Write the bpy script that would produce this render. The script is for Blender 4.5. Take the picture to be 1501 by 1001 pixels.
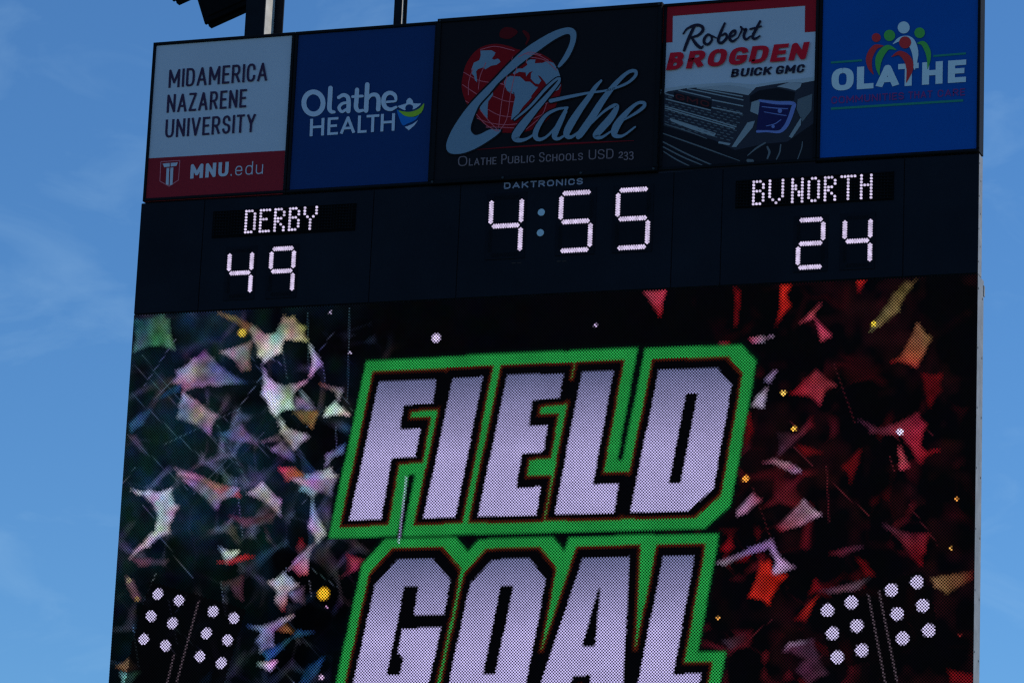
import bpy, math, random, re
import numpy as np
from mathutils import Vector, Matrix

for o in list(bpy.data.objects):
    bpy.data.objects.remove(o)
random.seed(7)
rng = np.random.default_rng(11)
SC = bpy.context.scene
COL = SC.collection
R = math.radians

# ------------------------------------------------------------------ camera
# board coordinates: x to the right along the board, y into it, z up; the top
# left corner of the video display stands at (0, 0, ZT) above the ground z = 0
ZT = 9.75
FPX = 5340.0                       # focal length in pixels of a 1501 px wide picture
YAW, PIT, ROL = R(19.954), R(13.954), R(2.4755)
CAM = Vector((13.8568, -28.312, ZT - 7.8827))
fw = Vector((-math.sin(YAW) * math.cos(PIT), math.cos(YAW) * math.cos(PIT), math.sin(PIT)))
r0 = Vector((math.cos(YAW), math.sin(YAW), 0))
u0 = r0.cross(fw)
rt = r0 * math.cos(ROL) + u0 * math.sin(ROL)
up = -r0 * math.sin(ROL) + u0 * math.cos(ROL)
cd = bpy.data.cameras.new('camera')
cam = bpy.data.objects.new('camera', cd)
COL.objects.link(cam)
cd.sensor_width = 36.0
cd.lens = FPX / 1501.0 * 36.0
cd.clip_start, cd.clip_end = 0.5, 9000
cam.matrix_world = Matrix(((rt.x, up.x, -fw.x, CAM.x), (rt.y, up.y, -fw.y, CAM.y), (rt.z, up.z, -fw.z, CAM.z), (0, 0, 0, 1)))
SC.camera = cam

# ------------------------------------------------------------------ sky, sun, exposure
SUN_AZ, SUN_EL = R(58), R(37)      # azimuth from +y (behind the board) towards +x
w = bpy.data.worlds.new('World')
SC.world = w
w.use_nodes = True
nt = w.node_tree
nt.nodes.clear()
wo = nt.nodes.new('ShaderNodeOutputWorld')
bg = nt.nodes.new('ShaderNodeBackground')
sky = nt.nodes.new('ShaderNodeTexSky')
sky.sky_type = 'NISHITA'
sky.sun_disc = False
sky.sun_elevation = SUN_EL
sky.sun_rotation = SUN_AZ
sky.altitude = 300
sky.air_density = 1.0
sky.dust_density = 0.0
sky.ozone_density = 10.0
bg.inputs['Strength'].default_value = 0.119
# thin cirrus: stretched noise in the sky direction
geo = nt.nodes.new('ShaderNodeTexCoord')
mp = nt.nodes.new('ShaderNodeMapping')
mp.inputs['Location'].default_value = (14.28, 18.42, 7.9)
mp.inputs['Rotation'].default_value = (R(8), R(-14), 0)
mp.inputs['Scale'].default_value = (13.0, 13.0, 30.0)
nz = nt.nodes.new('ShaderNodeTexNoise')
nz.inputs['Scale'].default_value = 1.6
nz.inputs['Detail'].default_value = 7
nz.inputs['Roughness'].default_value = 0.55
nz.inputs['Distortion'].default_value = 0.6
rp = nt.nodes.new('ShaderNodeValToRGB')
rp.color_ramp.elements[0].position = 0.54
rp.color_ramp.elements[0].color = (0, 0, 0, 1)
rp.color_ramp.elements[1].position = 0.86
rp.color_ramp.elements[1].color = (0.24, 0.24, 0.24, 1)
mx = nt.nodes.new('ShaderNodeMix')
mx.data_type = 'RGBA'
mx.inputs[7].default_value = (4.2, 5.4, 7.2, 1)
L = nt.links.new
L(geo.outputs['Generated'], mp.inputs['Vector'])
L(mp.outputs['Vector'], nz.inputs['Vector'])
L(nz.outputs['Fac'], rp.inputs['Fac'])
L(rp.outputs['Color'], mx.inputs[0])
L(sky.outputs['Color'], mx.inputs[6])
wb = nt.nodes.new('ShaderNodeMix')       # cool white balance of the camera, the whole sky alike
wb.data_type = 'RGBA'
wb.blend_type = 'MULTIPLY'
wb.inputs[0].default_value = 1.0
wb.inputs[7].default_value = (0.78, 0.98, 1.02, 1)
L(mx.outputs[2], wb.inputs[6])
L(wb.outputs[2], bg.inputs['Color'])
L(bg.outputs['Background'], wo.inputs['Surface'])

sd = bpy.data.lights.new('sun', 'SUN')
sd.energy = 3.2
sd.angle = R(0.5)
sd.color = (1.0, 0.94, 0.84)
sun = bpy.data.objects.new('sun', sd)
COL.objects.link(sun)
sv = Vector((math.sin(SUN_AZ) * math.cos(SUN_EL), math.cos(SUN_AZ) * math.cos(SUN_EL), math.sin(SUN_EL)))
sun.rotation_euler = sv.to_track_quat('Z', 'Y').to_euler()
sun.location = (30, 20, 40)

vs = SC.view_settings
vs.view_transform = 'Standard'
vs.look = 'None'
vs.exposure = 0.0
vs.gamma = 1.0
vs.use_curve_mapping = False
SC.cycles.use_denoising = False      # keeps the single LEDs crisp
SC.cycles.filter_width = 1.35


# ------------------------------------------------------------------ helpers
def lin(c):
    return [((v / 255.0) / 12.92 if v / 255.0 <= 0.04045 else ((v / 255.0 + 0.055) / 1.055) ** 2.4) for v in c]


def at(px, py, y=0.0):
    """the point of the plane at depth y that the survey picture shows at a pixel"""
    d = rt * ((px - 750.5) / FPX) - up * ((py - 500.5) / FPX) + fw
    return CAM + d * ((y - CAM.y) / d.y)


def XZ(px, py, y=0.0):
    p = at(px, py, y)
    return p.x, p.z


class Crop:
    def __init__(s, ox, oy, k):
        s.ox, s.oy, s.k = ox, oy, k

    def __call__(s, *pts):
        return [(s.ox + p[0] / s.k, s.oy + p[1] / s.k) + tuple(v / s.k for v in p[2:]) for p in pts]


K1, K2, K3, K4 = Crop(190, 0, 3.3356), Crop(620, 0, 3.575), Crop(960, 0, 3.852), Crop(1180, 0, 3.851)
K5, K6, K7 = Crop(190, 260, 3.3356), Crop(620, 240, 3.7525), Crop(1020, 220, 3.3356)
S1, S2, S3, S4 = Crop(150, 430, 3.3375), Crop(150, 700, 3.325), Crop(480, 480, 2.944), Crop(780, 480, 2.944)
S5, S6, S7, S8 = Crop(480, 760, 4.153), Crop(780, 760, 4.153), Crop(1080, 400, 3.3375), Crop(1080, 680, 3.1175)
T1, T2, T3 = Crop(670, 30, 8.344), Crop(645, 130, 8.344), Crop(800, 80, 8.344)
T6, T7, T8 = Crop(570, 120, 12.51), Crop(225, 220, 8.339), Crop(970, 110, 6.526)
MATS = {}


def mat(name, col, rough=0.5, metal=0.0, var=0.0, scale=3.0, coat=0.0, spec=0.5, bump=0.0, dirt=None):
    if name in MATS:
        return MATS[name]
    m = bpy.data.materials.new(name)
    m.use_nodes = True
    n = m.node_tree
    b = n.nodes['Principled BSDF']
    b.inputs['Roughness'].default_value = rough
    b.inputs['Metallic'].default_value = metal
    b.inputs['Coat Weight'].default_value = coat
    b.inputs['Specular IOR Level'].default_value = spec
    b.inputs['Base Color'].default_value = (*col, 1)
    if var or bump or dirt:
        tc = n.nodes.new('ShaderNodeTexCoord')
        no = n.nodes.new('ShaderNodeTexNoise')
        no.inputs['Scale'].default_value = scale
        no.inputs['Detail'].default_value = 6
        no.inputs['Roughness'].default_value = 0.6
        n.links.new(tc.outputs['Object'], no.inputs['Vector'])
        if var:
            r = n.nodes.new('ShaderNodeValToRGB')
            r.color_ramp.elements[0].position = 0.3
            r.color_ramp.elements[1].position = 0.7
            c2 = dirt if dirt else [v * (1 - var) for v in col]
            r.color_ramp.elements[0].color = (*c2, 1)
            r.color_ramp.elements[1].color = (*[min(1, v * (1 + var * 0.5)) for v in col], 1)
            n.links.new(no.outputs['Fac'], r.inputs['Fac'])
            n.links.new(r.outputs['Color'], b.inputs['Base Color'])
        if bump:
            bm_ = n.nodes.new('ShaderNodeBump')
            bm_.inputs['Strength'].default_value = bump
            bm_.inputs['Distance'].default_value = 0.01
            n.links.new(no.outputs['Fac'], bm_.inputs['Height'])
            n.links.new(bm_.outputs['Normal'], b.inputs['Normal'])
    MATS[name] = m
    return m


ILL = (0.074, 0.156, 0.268)        # daylight falling on the shaded front of the board


def alb(*c):
    return [min(0.85, v / i) for v, i in zip(lin(c), ILL)]


def ink(name, col):
    return mat('ink_' + name, alb(*col), rough=0.65, var=0.06, scale=1.2, spec=0.04)


def glow(name, col, strength=1.0):
    if name in MATS:
        return MATS[name]
    m = bpy.data.materials.new(name)
    m.use_nodes = True
    n = m.node_tree
    n.nodes.clear()
    o = n.nodes.new('ShaderNodeOutputMaterial')
    e = n.nodes.new('ShaderNodeEmission')
    e.inputs['Strength'].default_value = strength
    at_ = n.nodes.new('ShaderNodeTexCoord')
    wn = n.nodes.new('ShaderNodeTexNoise')
    wn.inputs['Scale'].default_value = 24.0
    wn.inputs['Detail'].default_value = 1
    r = n.nodes.new('ShaderNodeValToRGB')
    r.color_ramp.elements[0].position = 0.35
    r.color_ramp.elements[0].color = (*[v * 0.72 for v in col], 1)
    r.color_ramp.elements[1].position = 0.65
    r.color_ramp.elements[1].color = (*[v * 1.08 for v in col], 1)
    n.links.new(at_.outputs['Object'], wn.inputs['Vector'])
    n.links.new(wn.outputs['Fac'], r.inputs['Fac'])
    n.links.new(r.outputs['Color'], e.inputs['Color'])
    n.links.new(e.outputs['Emission'], o.inputs['Surface'])
    m.cycles.emission_sampling = 'NONE'
    MATS[name] = m
    return m


def origin(parent):
    o = Vector((0, 0, 0))
    while parent is not None:
        o += parent.location
        parent = parent.parent
    return o


def obj(name, verts, faces, m, parent=None, kind=None, smooth=False, label=None):
    off = origin(parent)
    me = bpy.data.meshes.new(name)
    me.from_pydata([tuple(Vector(v) - off) for v in verts], [], faces)
    me.update()
    if m:
        me.materials.append(m)
    if smooth:
        for p in me.polygons:
            p.use_smooth = True
    o = bpy.data.objects.new(name, me)
    COL.objects.link(o)
    if parent is not None:
        o.parent = parent
    if kind:
        o['kind'] = kind
    if label:
        o['label'] = label
    return o


def thing(name, label, cat, loc, group=None):
    o = bpy.data.objects.new(name, None)
    o.empty_display_size = 0.2
    COL.objects.link(o)
    o.location = loc
    o['label'] = label
    o['category'] = cat
    if group:
        o['group'] = group
    return o


class MB:
    """collects shapes for one mesh"""

    def __init__(s):
        s.v, s.f = [], []

    def add(s, v, f):
        k = len(s.v)
        s.v += [tuple(p) for p in v]
        s.f += [tuple(i + k for i in q) for q in f]
        return s

    def box(s, x0, x1, y0, y1, z0, z1, M=None):
        v = [Vector((x, y, z)) for x in (x0, x1) for y in (y0, y1) for z in (z0, z1)]
        if M:
            v = [M @ p for p in v]
        return s.add(v, [(0, 1, 3, 2), (4, 6, 7, 5), (0, 4, 5, 1), (2, 3, 7, 6), (0, 2, 6, 4), (1, 5, 7, 3)])

    def bbox(s, x0, x1, y0, y1, z0, z1, b=0.008, M=None):
        """box whose front (-y) edges are chamfered"""
        a = [(x0, y0 + b, z0), (x1, y0 + b, z0), (x1, y0 + b, z1), (x0, y0 + b, z1)]
        c = [(x0 + b, y0, z0 + b), (x1 - b, y0, z0 + b), (x1 - b, y0, z1 - b), (x0 + b, y0, z1 - b)]
        d = [(x0, y1, z0), (x1, y1, z0), (x1, y1, z1), (x0, y1, z1)]
        v = [Vector(p) for p in a + c + d]
        if M:
            v = [M @ p for p in v]
        f = [(4, 5, 6, 7), (8, 11, 10, 9)]
        for i in range(4):
            j = (i + 1) % 4
            f += [(i, j, j + 4, i + 4), (i + 8, j + 8, j, i)]
        return s.add(v, f)

    def disc(s, c, r, y0, y1, n=20):
        a = [(c[0] + r * math.cos(2 * math.pi * i / n), y0, c[1] + r * math.sin(2 * math.pi * i / n)) for i in range(n)]
        b = [(p[0], y1, p[2]) for p in a]
        return s.add(a + b, [tuple(range(n))] + [(i, i + n, (i + 1) % n + n, (i + 1) % n) for i in range(n)])

    def obj(s, name, m, parent=None, **k):
        return obj(name, s.v, s.f, m, parent, **k)


# ---------- flat print: shapes drawn on the plane y = depth, counted outwards
def bez(p, n=10):
    out = []
    for i in range(1, n + 1):
        t = i / n
        a = (1 - t) ** 3, 3 * t * (1 - t) ** 2, 3 * t * t * (1 - t), t ** 3
        out.append((sum(a[k] * p[k][0] for k in range(4)), sum(a[k] * p[k][1] for k in range(4))))
    return out


def crom(pts, n=8, closed=False):
    """smooth curve through points of any dimension"""
    P = [np.array(p, float) for p in pts]
    out = []
    m = len(P)
    for i in range(m if closed else m - 1):
        if closed:
            a, b, c, d = P[(i - 1) % m], P[i], P[(i + 1) % m], P[(i + 2) % m]
        else:
            b, c = P[i], P[i + 1]
            a = P[i - 1] if i else 2 * b - c
            d = P[i + 2] if i + 2 < m else 2 * c - b
        for k in range(n):
            t = k / n
            out.append(tuple(0.5 * (2 * b + (c - a) * t + (2 * a - 5 * b + 4 * c - d) * t * t + (3 * b - a - 3 * c + d) * t ** 3)))
    if not closed:
        out.append(tuple(P[-1]))
    return out


class Print:
    """one printed layer: polygons and strokes given in picture pixels"""
    STEP = 0.0002
    xf = None

    def __init__(s, depth):
        s.d = depth
        s.v, s.f = [], []

    def _add(s, pts, faces):
        k = len(s.v)
        if s.xf:
            pts = [s.xf(p) for p in pts]
        s.v += [tuple(at(p[0], p[1], s.d)) for p in pts]
        s.f += [tuple(i + k for i in q) for q in faces]
        s.d -= s.STEP

    def poly(s, pts):
        pts = [p[:2] for p in pts]
        a = sum(pts[i][0] * pts[(i + 1) % len(pts)][1] - pts[(i + 1) % len(pts)][0] * pts[i][1] for i in range(len(pts)))
        if a > 0:
            pts = pts[::-1]
        s._add(pts, [tuple(range(len(pts)))])
        return s

    def blob(s, pts, n=6):
        return s.poly(crom([p[:2] for p in pts], n, True))

    def circle(s, c, r, n=24):
        return s.poly([(c[0] + r * math.cos(2 * math.pi * i / n), c[1] + r * math.sin(2 * math.pi * i / n)) for i in range(n)])

    def stroke(s, pts, wd=None, roundcap=False):
        P = []
        for p in pts:
            if not P or math.hypot(p[0] - P[-1][0], p[1] - P[-1][1]) > 1e-4:
                P.append(tuple(p))
        if len(P) < 2:
            return s
        W = [(p[2] if wd is None else wd) for p in P]
        D = []
        for i in range(len(P) - 1):
            dx, dy = P[i + 1][0] - P[i][0], P[i + 1][1] - P[i][1]
            l = math.hypot(dx, dy)
            D.append((dx / l, dy / l))
        cut = [0]
        for i in range(1, len(P) - 1):
            if D[i - 1][0] * D[i][0] + D[i - 1][1] * D[i][1] < -0.25:
                cut.append(i)
        cut.append(len(P) - 1)
        for a, b in zip(cut[:-1], cut[1:]):
            v, f = [], []
            for i in range(a, b + 1):
                d1 = D[i - 1] if i > a else D[i]
                d2 = D[i] if i < b else D[i - 1]
                nx, ny = -(d1[1] + d2[1]), d1[0] + d2[0]
                l = math.hypot(nx, ny) or 1
                nx, ny = nx / l, ny / l
                k = 1 / max(0.6, nx * -d1[1] + ny * d1[0])
                h = W[i] * 0.5 * k
                v += [(P[i][0] + nx * h, P[i][1] + ny * h), (P[i][0] - nx * h, P[i][1] - ny * h)]
            for i in range(b - a):
                f.append((2 * i, 2 * i + 2, 2 * i + 3, 2 * i + 1))
            s._add(v, f)
        for i in cut[1:-1]:
            s.circle(P[i], W[i] * 0.5, 14)
        if roundcap:
            s.circle(P[0], W[0] * 0.5, 14)
            s.circle(P[-1], W[-1] * 0.5, 14)
        return s

    def brush(s, pts, n=8, grow=0.0, roundcap=True):
        return s.stroke([(p[0], p[1], max(0.3, p[2] + grow)) for p in crom(pts, n)], roundcap=roundcap)

    def line(s, a, b, wd):
        return s.stroke([a, b], wd)

    def text(s, txt, p0, p1, upv, wd, track=0.16, hw=1.0, ext=None):
        """stroke lettering between two baseline points; hw = horizontal over vertical stroke weight"""
        h = math.hypot(*upv)
        ux, uy = upv[0] / h, upv[1] / h
        ws = [GL[c][0] if c in GL else 0.4 for c in txt]
        tot = sum(ws) + track * (len(txt) - 1)
        ln = math.hypot(p1[0] - p0[0], p1[1] - p0[1])
        ex, ey = (p1[0] - p0[0]) / ln, (p1[1] - p0[1]) / ln
        k = ln / tot
        kb = 1.0 / hw
        s.xf = lambda q: (p0[0] + ex * q[0] + ux * q[1] / kb, p0[1] + ey * q[0] + uy * q[1] / kb)
        x = 0.0
        for i, (c, wg) in enumerate(zip(txt, ws)):
            if ext:
                xa, wp = (ext[i][0] - p0[0]) / ex, (ext[i][1] - ext[i][0]) / ex
            else:
                xa, wp = x, wg * k
            if c in GL:
                for sub in GL[c][1]:
                    q = [(xa + wd / 2 + gx * max(0.0, wp - wd), (wd * hw / 2 + gy * (h - wd * hw)) * kb) for gx, gy in sub]
                    for e, n_ in ((0, 1), (-1, -2)):
                        dx, dy = q[e][0] - q[n_][0], q[e][1] - q[n_][1]
                        l = math.hypot(dx, dy) or 1
                        if len(q) > 2 and math.hypot(q[0][0] - q[-1][0], q[0][1] - q[-1][1]) < 0.01:
                            continue
                        cap = wd / 2 * (0.55 if min(abs(dx), abs(dy)) / l > 0.25 else 1.0)
                        q[e] = (q[e][0] + dx / l * cap, q[e][1] + dy / l * cap)
                    s.stroke(q, wd)
            x += (wg + track) * k
        s.xf = None
        return s

    def obj(s, name, m, parent, **k):
        return obj(name, s.v, s.f, m, parent, **k)


def path(d):
    subs = []
    for c, a in re.findall(r'([MLC])([^MLC]*)', d):
        n = [float(t) for t in re.findall(r'-?\d*\.?\d+', a)]
        if c == 'M':
            subs.append([(n[0], n[1])])
        elif c == 'L':
            subs[-1] += [(n[i], n[i + 1]) for i in range(0, len(n), 2)]
        else:
            for i in range(0, len(n), 6):
                subs[-1] += bez([subs[-1][-1], (n[i], n[i + 1]), (n[i + 2], n[i + 3]), (n[i + 4], n[i + 5])], 9)
    return subs


GL = {k: (wd, path(d)) for k, wd, d in [
    ('A', .80, 'M0 0L.5 1L1 0M.19 .3L.81 .3'),
    ('B', .68, 'M0 0L0 1L.5 1C1 1 1 .53 .5 .53L0 .53M.5 .53C1.13 .53 1.13 0 .5 0L0 0'),
    ('C', .70, 'M1 .72C1 .9 .8 1 .5 1C.12 1 0 .85 0 .5C0 .15 .12 0 .5 0C.8 0 1 .1 1 .28'),
    ('D', .70, 'M0 0L0 1L.4 1C.9 1 1 .85 1 .5C1 .15 .9 0 .4 0L0 0'),
    ('E', .60, 'M1 1L0 1L0 0L1 0M0 .52L.85 .52'),
    ('G', .72, 'M.98 .78C.92 .94 .75 1 .5 1C.12 1 0 .85 0 .5C0 .15 .12 0 .5 0C.8 0 .98 .08 1 .2L1 .40L.62 .40'),
    ('H', .70, 'M0 0L0 1M1 0L1 1M0 .52L1 .52'),
    ('I', .16, 'M.5 0L.5 1'),
    ('K', .72, 'M0 0L0 1M1 1L.05 .4M.32 .58L1 0'),
    ('L', .58, 'M0 1L0 0L1 0'),
    ('M', .90, 'M0 0L0 1L.5 .25L1 1L1 0'),
    ('N', .74, 'M0 0L0 1L1 0L1 1'),
    ('O', .76, 'M.5 1C.1 1 0 .82 0 .5C0 .18 .1 0 .5 0C.9 0 1 .18 1 .5C1 .82 .9 1 .5 1'),
    ('P', .66, 'M0 0L0 1L.55 1C1.12 1 1.12 .46 .55 .46L0 .46'),
    ('R', .70, 'M0 0L0 1L.55 1C1.1 1 1.1 .48 .55 .48L0 .48M.5 .48L1 0'),
    ('S', .66, 'M.97 .78C.9 .95 .72 1 .5 1C.15 1 0 .88 0 .74C0 .56 .25 .54 .5 .5C.8 .46 1 .42 1 .25C1 .1 .82 0 .5 0C.25 0 .08 .06 0 .2'),
    ('T', .66, 'M0 1L1 1M.5 1L.5 0'),
    ('U', .72, 'M0 1L0 .35C0 .1 .15 0 .5 0C.85 0 1 .1 1 .35L1 1'),
    ('V', .76, 'M0 1L.5 0L1 1'),
    ('Y', .74, 'M0 1L.5 .45L1 1M.5 .45L.5 0'),
    ('Z', .66, 'M0 1L1 1L0 0L1 0'),
    ('2', .60, 'M.02 .78C.15 1.08 1 1.1 .95 .68C.9 .42 .2 .2 0 0L1 0'),
    ('3', .58, 'M.02 .85C.25 1.08 .95 1.05 .92 .75C.9 .55 .6 .52 .35 .52C.7 .52 1 .42 1 .22C.98 -.06 .2 -.06 0 .12'),
    ('.', .14, 'M.5 0L.5 .06'),
    ('e', .60, 'M.02 .36L1 .36C1 .62 .82 .72 .5 .72C.15 .72 0 .6 0 .36C0 .1 .15 0 .5 0C.8 0 .92 .06 .98 .14'),
    ('d', .62, 'M1 .36C1 .62 .82 .72 .5 .72C.15 .72 0 .6 0 .36C0 .1 .15 0 .5 0C.82 0 1 .1 1 .36M1 1.04L1 0'),
    ('u', .60, 'M0 .72L0 .25C0 .08 .15 0 .45 0C.8 0 1 .1 1 .25M1 .72L1 0'),
]}

# ------------------------------------------------------------------ materials
BLACK = mat('black_powder_coat', (0.010, 0.010, 0.012), rough=0.6, var=0.25, scale=2.0, spec=0.06)
NAVY = mat('dark_navy_sheet', (0.013, 0.0145, 0.021), rough=0.6, var=0.25, scale=1.3, spec=0.05, bump=0.05)
MASK = mat('matt_black_mask', (0.006, 0.006, 0.007), rough=0.85, var=0.2, scale=6, spec=0.02)
ALU = mat('weathered_aluminium', (0.21, 0.215, 0.225), rough=0.55, var=0.35, scale=5, spec=0.4, bump=0.1)
SUNLITWEB = mat('sunlit_web_steel', (0.58, 0.54, 0.48), rough=0.5, var=0.3, scale=6, spec=0.4, bump=0.08)  # column web coloured paler than its flanges, the sun on it included
DARKSTEEL = mat('dark_painted_steel', (0.013, 0.014, 0.018), rough=0.55, var=0.3, scale=4, spec=0.05)
SPK = mat('black_speaker_enclosure', (0.006, 0.006, 0.007), rough=0.7, var=0.3, scale=9, spec=0.03)
CONC = mat('concrete', (0.32, 0.31, 0.29), rough=0.9, var=0.3, scale=4, bump=0.3)
BOLT = mat('zinc_bolt', (0.16, 0.17, 0.18), rough=0.5, var=0.2)
LEDWHITE = glow('lit_led_lilac', lin((222, 208, 244)), 1.0)
LEDNAME = glow('lit_led_white', lin((226, 214, 250)), 1.0)
LEDOFF = mat('unlit_led', (0.009, 0.009, 0.011), rough=0.5, var=0.2, spec=0.08)

# ------------------------------------------------------------------ ground
GR = bpy.data.materials.new('mown_grass')
GR.use_nodes = True
n = GR.node_tree
b = n.nodes['Principled BSDF']
b.inputs['Roughness'].default_value = 0.9
tc = n.nodes.new('ShaderNodeTexCoord')
n1 = n.nodes.new('ShaderNodeTexNoise')
n1.inputs['Scale'].default_value = 0.35
n1.inputs['Detail'].default_value = 10
rr = n.nodes.new('ShaderNodeValToRGB')
rr.color_ramp.elements[0].position = 0.3
rr.color_ramp.elements[0].color = (0.035, 0.055, 0.02, 1)
rr.color_ramp.elements[1].position = 0.75
rr.color_ramp.elements[1].color = (0.06, 0.085, 0.03, 1)
n.links.new(tc.outputs['Object'], n1.inputs['Vector'])
n.links.new(n1.outputs['Fac'], rr.inputs['Fac'])
n.links.new(rr.outputs['Color'], b.inputs['Base Color'])
obj('ground', [(-4000, -4000, 0), (4000, -4000, 0), (4000, 4000, 0), (-4000, 4000, 0)], [(0, 1, 2, 3)], GR, kind='structure')

# ------------------------------------------------------------------ columns behind the board
def column(xf, fwid, dep, yf, ztop, tw, tf, label, cat='column'):
    t = thing('support_column', label, cat, (xf, yf + dep / 2, 0))
    x0, x1 = xf - fwid / 2, xf + fwid / 2
    MB().box(x0, x1, yf, yf + tf, 0.03, ztop).obj('front_flange', DARKSTEEL, t)
    MB().box(x0, x1, yf + dep - tf, yf + dep, 0.03, ztop).obj('rear_flange', DARKSTEEL, t)
    MB().box(xf - tw / 2, xf + tw / 2, yf + tf, yf + dep - tf, 0.03, ztop).obj('web', SUNLITWEB, t)
    MB().box(x0 - 0.15, x1 + 0.15, yf - 0.12, yf + dep + 0.12, 0, 0.03).obj('base_plate', DARKSTEEL, t)
    MB().box(x0 - 0.01, x1 + 0.01, yf - 0.01, yf + dep + 0.01, ztop, ztop + 0.02).obj('cap_plate', DARKSTEEL, t)
    return t


YC = 0.245                                  # the columns' front faces
xa, xb = at(359.5, 30, YC).x, at(387.2, 30, YC).x
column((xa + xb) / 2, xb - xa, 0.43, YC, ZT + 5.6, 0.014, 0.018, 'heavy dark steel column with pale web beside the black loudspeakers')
COLX = (xa + xb) / 2
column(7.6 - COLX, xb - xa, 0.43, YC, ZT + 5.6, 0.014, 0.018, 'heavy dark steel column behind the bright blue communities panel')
xa, xb = at(577.3, 20, YC).x, at(588.3, 20, YC).x
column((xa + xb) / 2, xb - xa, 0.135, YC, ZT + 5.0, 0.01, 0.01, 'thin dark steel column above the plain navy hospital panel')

# ------------------------------------------------------------------ advertising panels
ZB, ZTOP = ZT + 1.045, ZT + 2.537           # lower and upper edge of the row of panels
ADD = 0.155                                 # depth of the panel cabinets


def panel(x0, x1, label, face_m, proud=0.0, z0=ZB, z1=ZTOP, rail=0.026, face=None):
    t = thing('advertising_panel', label, 'sign panel', ((x0 + x1) / 2, 0.0, z0), 'advertising panels above the score cabinet')
    y = -proud
    MB().box(x0, x1, y + 0.022, ADD, z0, z1).obj('cabinet', BLACK, t)
    e = rail
    MB().bbox(x0, x1, y - 0.004, y + 0.0215, z1 - e, z1, 0.004).obj('frame_rail', BLACK, t)
    MB().bbox(x0, x1, y - 0.004, y + 0.0215, z0, z0 + e, 0.004).obj('frame_rail', BLACK, t)
    MB().bbox(x0, x0 + e, y - 0.0035, y + 0.0215, z0 + e + 0.0015, z1 - e - 0.0015, 0.004).obj('frame_rail', BLACK, t)
    MB().bbox(x1 - e, x1, y - 0.0035, y + 0.0215, z0 + e + 0.0015, z1 - e - 0.0015, 0.004).obj('frame_rail', BLACK, t)
    MB().box(x0 + e + 0.001, x1 - e - 0.001, y + 0.012, y + 0.0215, z0 + e + 0.002, z1 - e - 0.002).obj('printed_face', face_m, t)
    return t, y + 0.0105


def bx(px, py):
    return at(px, py).x


X12 = (bx(430.5, 52) + bx(421, 281)) / 2
X23 = (bx(641.5, 33) + bx(633, 262)) / 2
X34 = (bx(972.5, 10) + bx(965.5, 245)) / 2
X45 = (bx(1200.8, 5) + bx(1196.5, 228)) / 2
PX0, PX1 = 0.010, 7.603

WHITE = ink('warm_white', (64, 90, 121))
INKNAVY = ink('ink_navy', (16, 17, 40))
RED = ink('maroon_red', (47, 12, 24))

# --- first: university panel
p, y = panel(PX0, X12 - 0.003, 'white university panel with dark lettering and a maroon strip below', WHITE)
P_ = Print(y - 0.001)
P_.poly(K1((88, 775.5), (760, 736.5), (748, 950), (72, 988)))
P_.obj('maroon_strip', RED, p)
for s, a, b_, u in (('MIDAMERICA', (189, 431), (671, 395), (5, -87)), ('NAZARENE', (180, 553), (569, 525), (5, -87)), ('UNIVERSITY', (172, 675), (613, 645), (5, -87))):
    (a, b_) = K1(a, b_)
    Print(y - 0.002).text(s, a, b_, (u[0] / 3.3356, u[1] / 3.3356 - 0.6), 3.4, 0.17, 0.9).obj('lettering', INKNAVY, p)
a, b_ = T7((447, 352), (912, 320))
Print(y - 0.003).text('MNU', a, b_, (1.2, -21.0), 5.0, 0.17, 0.85).obj('lettering', WHITE, p)
a, b_ = T7((938, 318), (1335, 292))
Print(y - 0.003).text('.edu', a, b_, (1.0, -18.8), 1.5, 0.26).obj('lettering', WHITE, p)
q = Print(y - 0.003)
sh = T7((90, 145), (322, 130), (305, 368), (190, 445), (78, 382), (90, 145))
q.stroke(sh, 1.1)
q.obj('shield_outline', ink('pale_maroon', (74, 52, 74)), p)
q = Print(y - 0.0045)
q.poly(T7((113, 168), (198, 160), (198, 205), (130, 212)))
q.poly(T7((210, 160), (298, 152), (280, 196), (210, 204)))
q.poly(T7((160, 222), (193, 219), (184, 432), (150, 418)))
q.poly(T7((207, 218), (243, 215), (232, 425), (198, 432)))
q.obj('column_emblem', WHITE, p)

# --- second: navy hospital panel
NB = ink('hospital_navy', (4, 21, 58))
p, y = panel(X12 + 0.003, X23 - 0.003, 'plain navy hospital panel with white lettering and a small coloured emblem', NB)
PALE = ink('pale_lettering', (66, 94, 128))
q = Print(y - 0.002)
q.brush(K1(*[(897 + 47 * math.cos(t) + 2, 505 + 54 * math.sin(t), 24) for t in [i * math.pi / 8 for i in range(17)]]), 3)
q.brush(K1((982, 432, 26), (979, 490, 26), (977, 530, 26), (986, 547, 22), (1000, 549, 18)), grow=-1.1)
q.brush(K1((1022, 478, 20), (1045, 466, 22), (1066, 476, 24), (1071, 505, 25), (1069, 545, 25)), grow=-1.1)
q.brush(K1((1068, 503, 16), (1040, 508, 18), (1024, 528, 20), (1038, 547, 18), (1066, 532, 16)), grow=-1.1)
q.brush(K1((1112, 440, 24), (1109, 490, 25), (1107, 525, 25), (1118, 543, 22), (1140, 541, 17)), grow=-1.1)
q.brush(K1((1090, 474, 17), (1138, 471, 17)), grow=-1.1)
q.brush(K1((1162, 415, 26), (1159, 480, 26), (1156, 542, 26)), grow=-1.1)
q.brush(K1((1160, 492, 16), (1180, 467, 21), (1206, 466, 24), (1217, 488, 25), (1215, 536, 25)), grow=-1.1)
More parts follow.
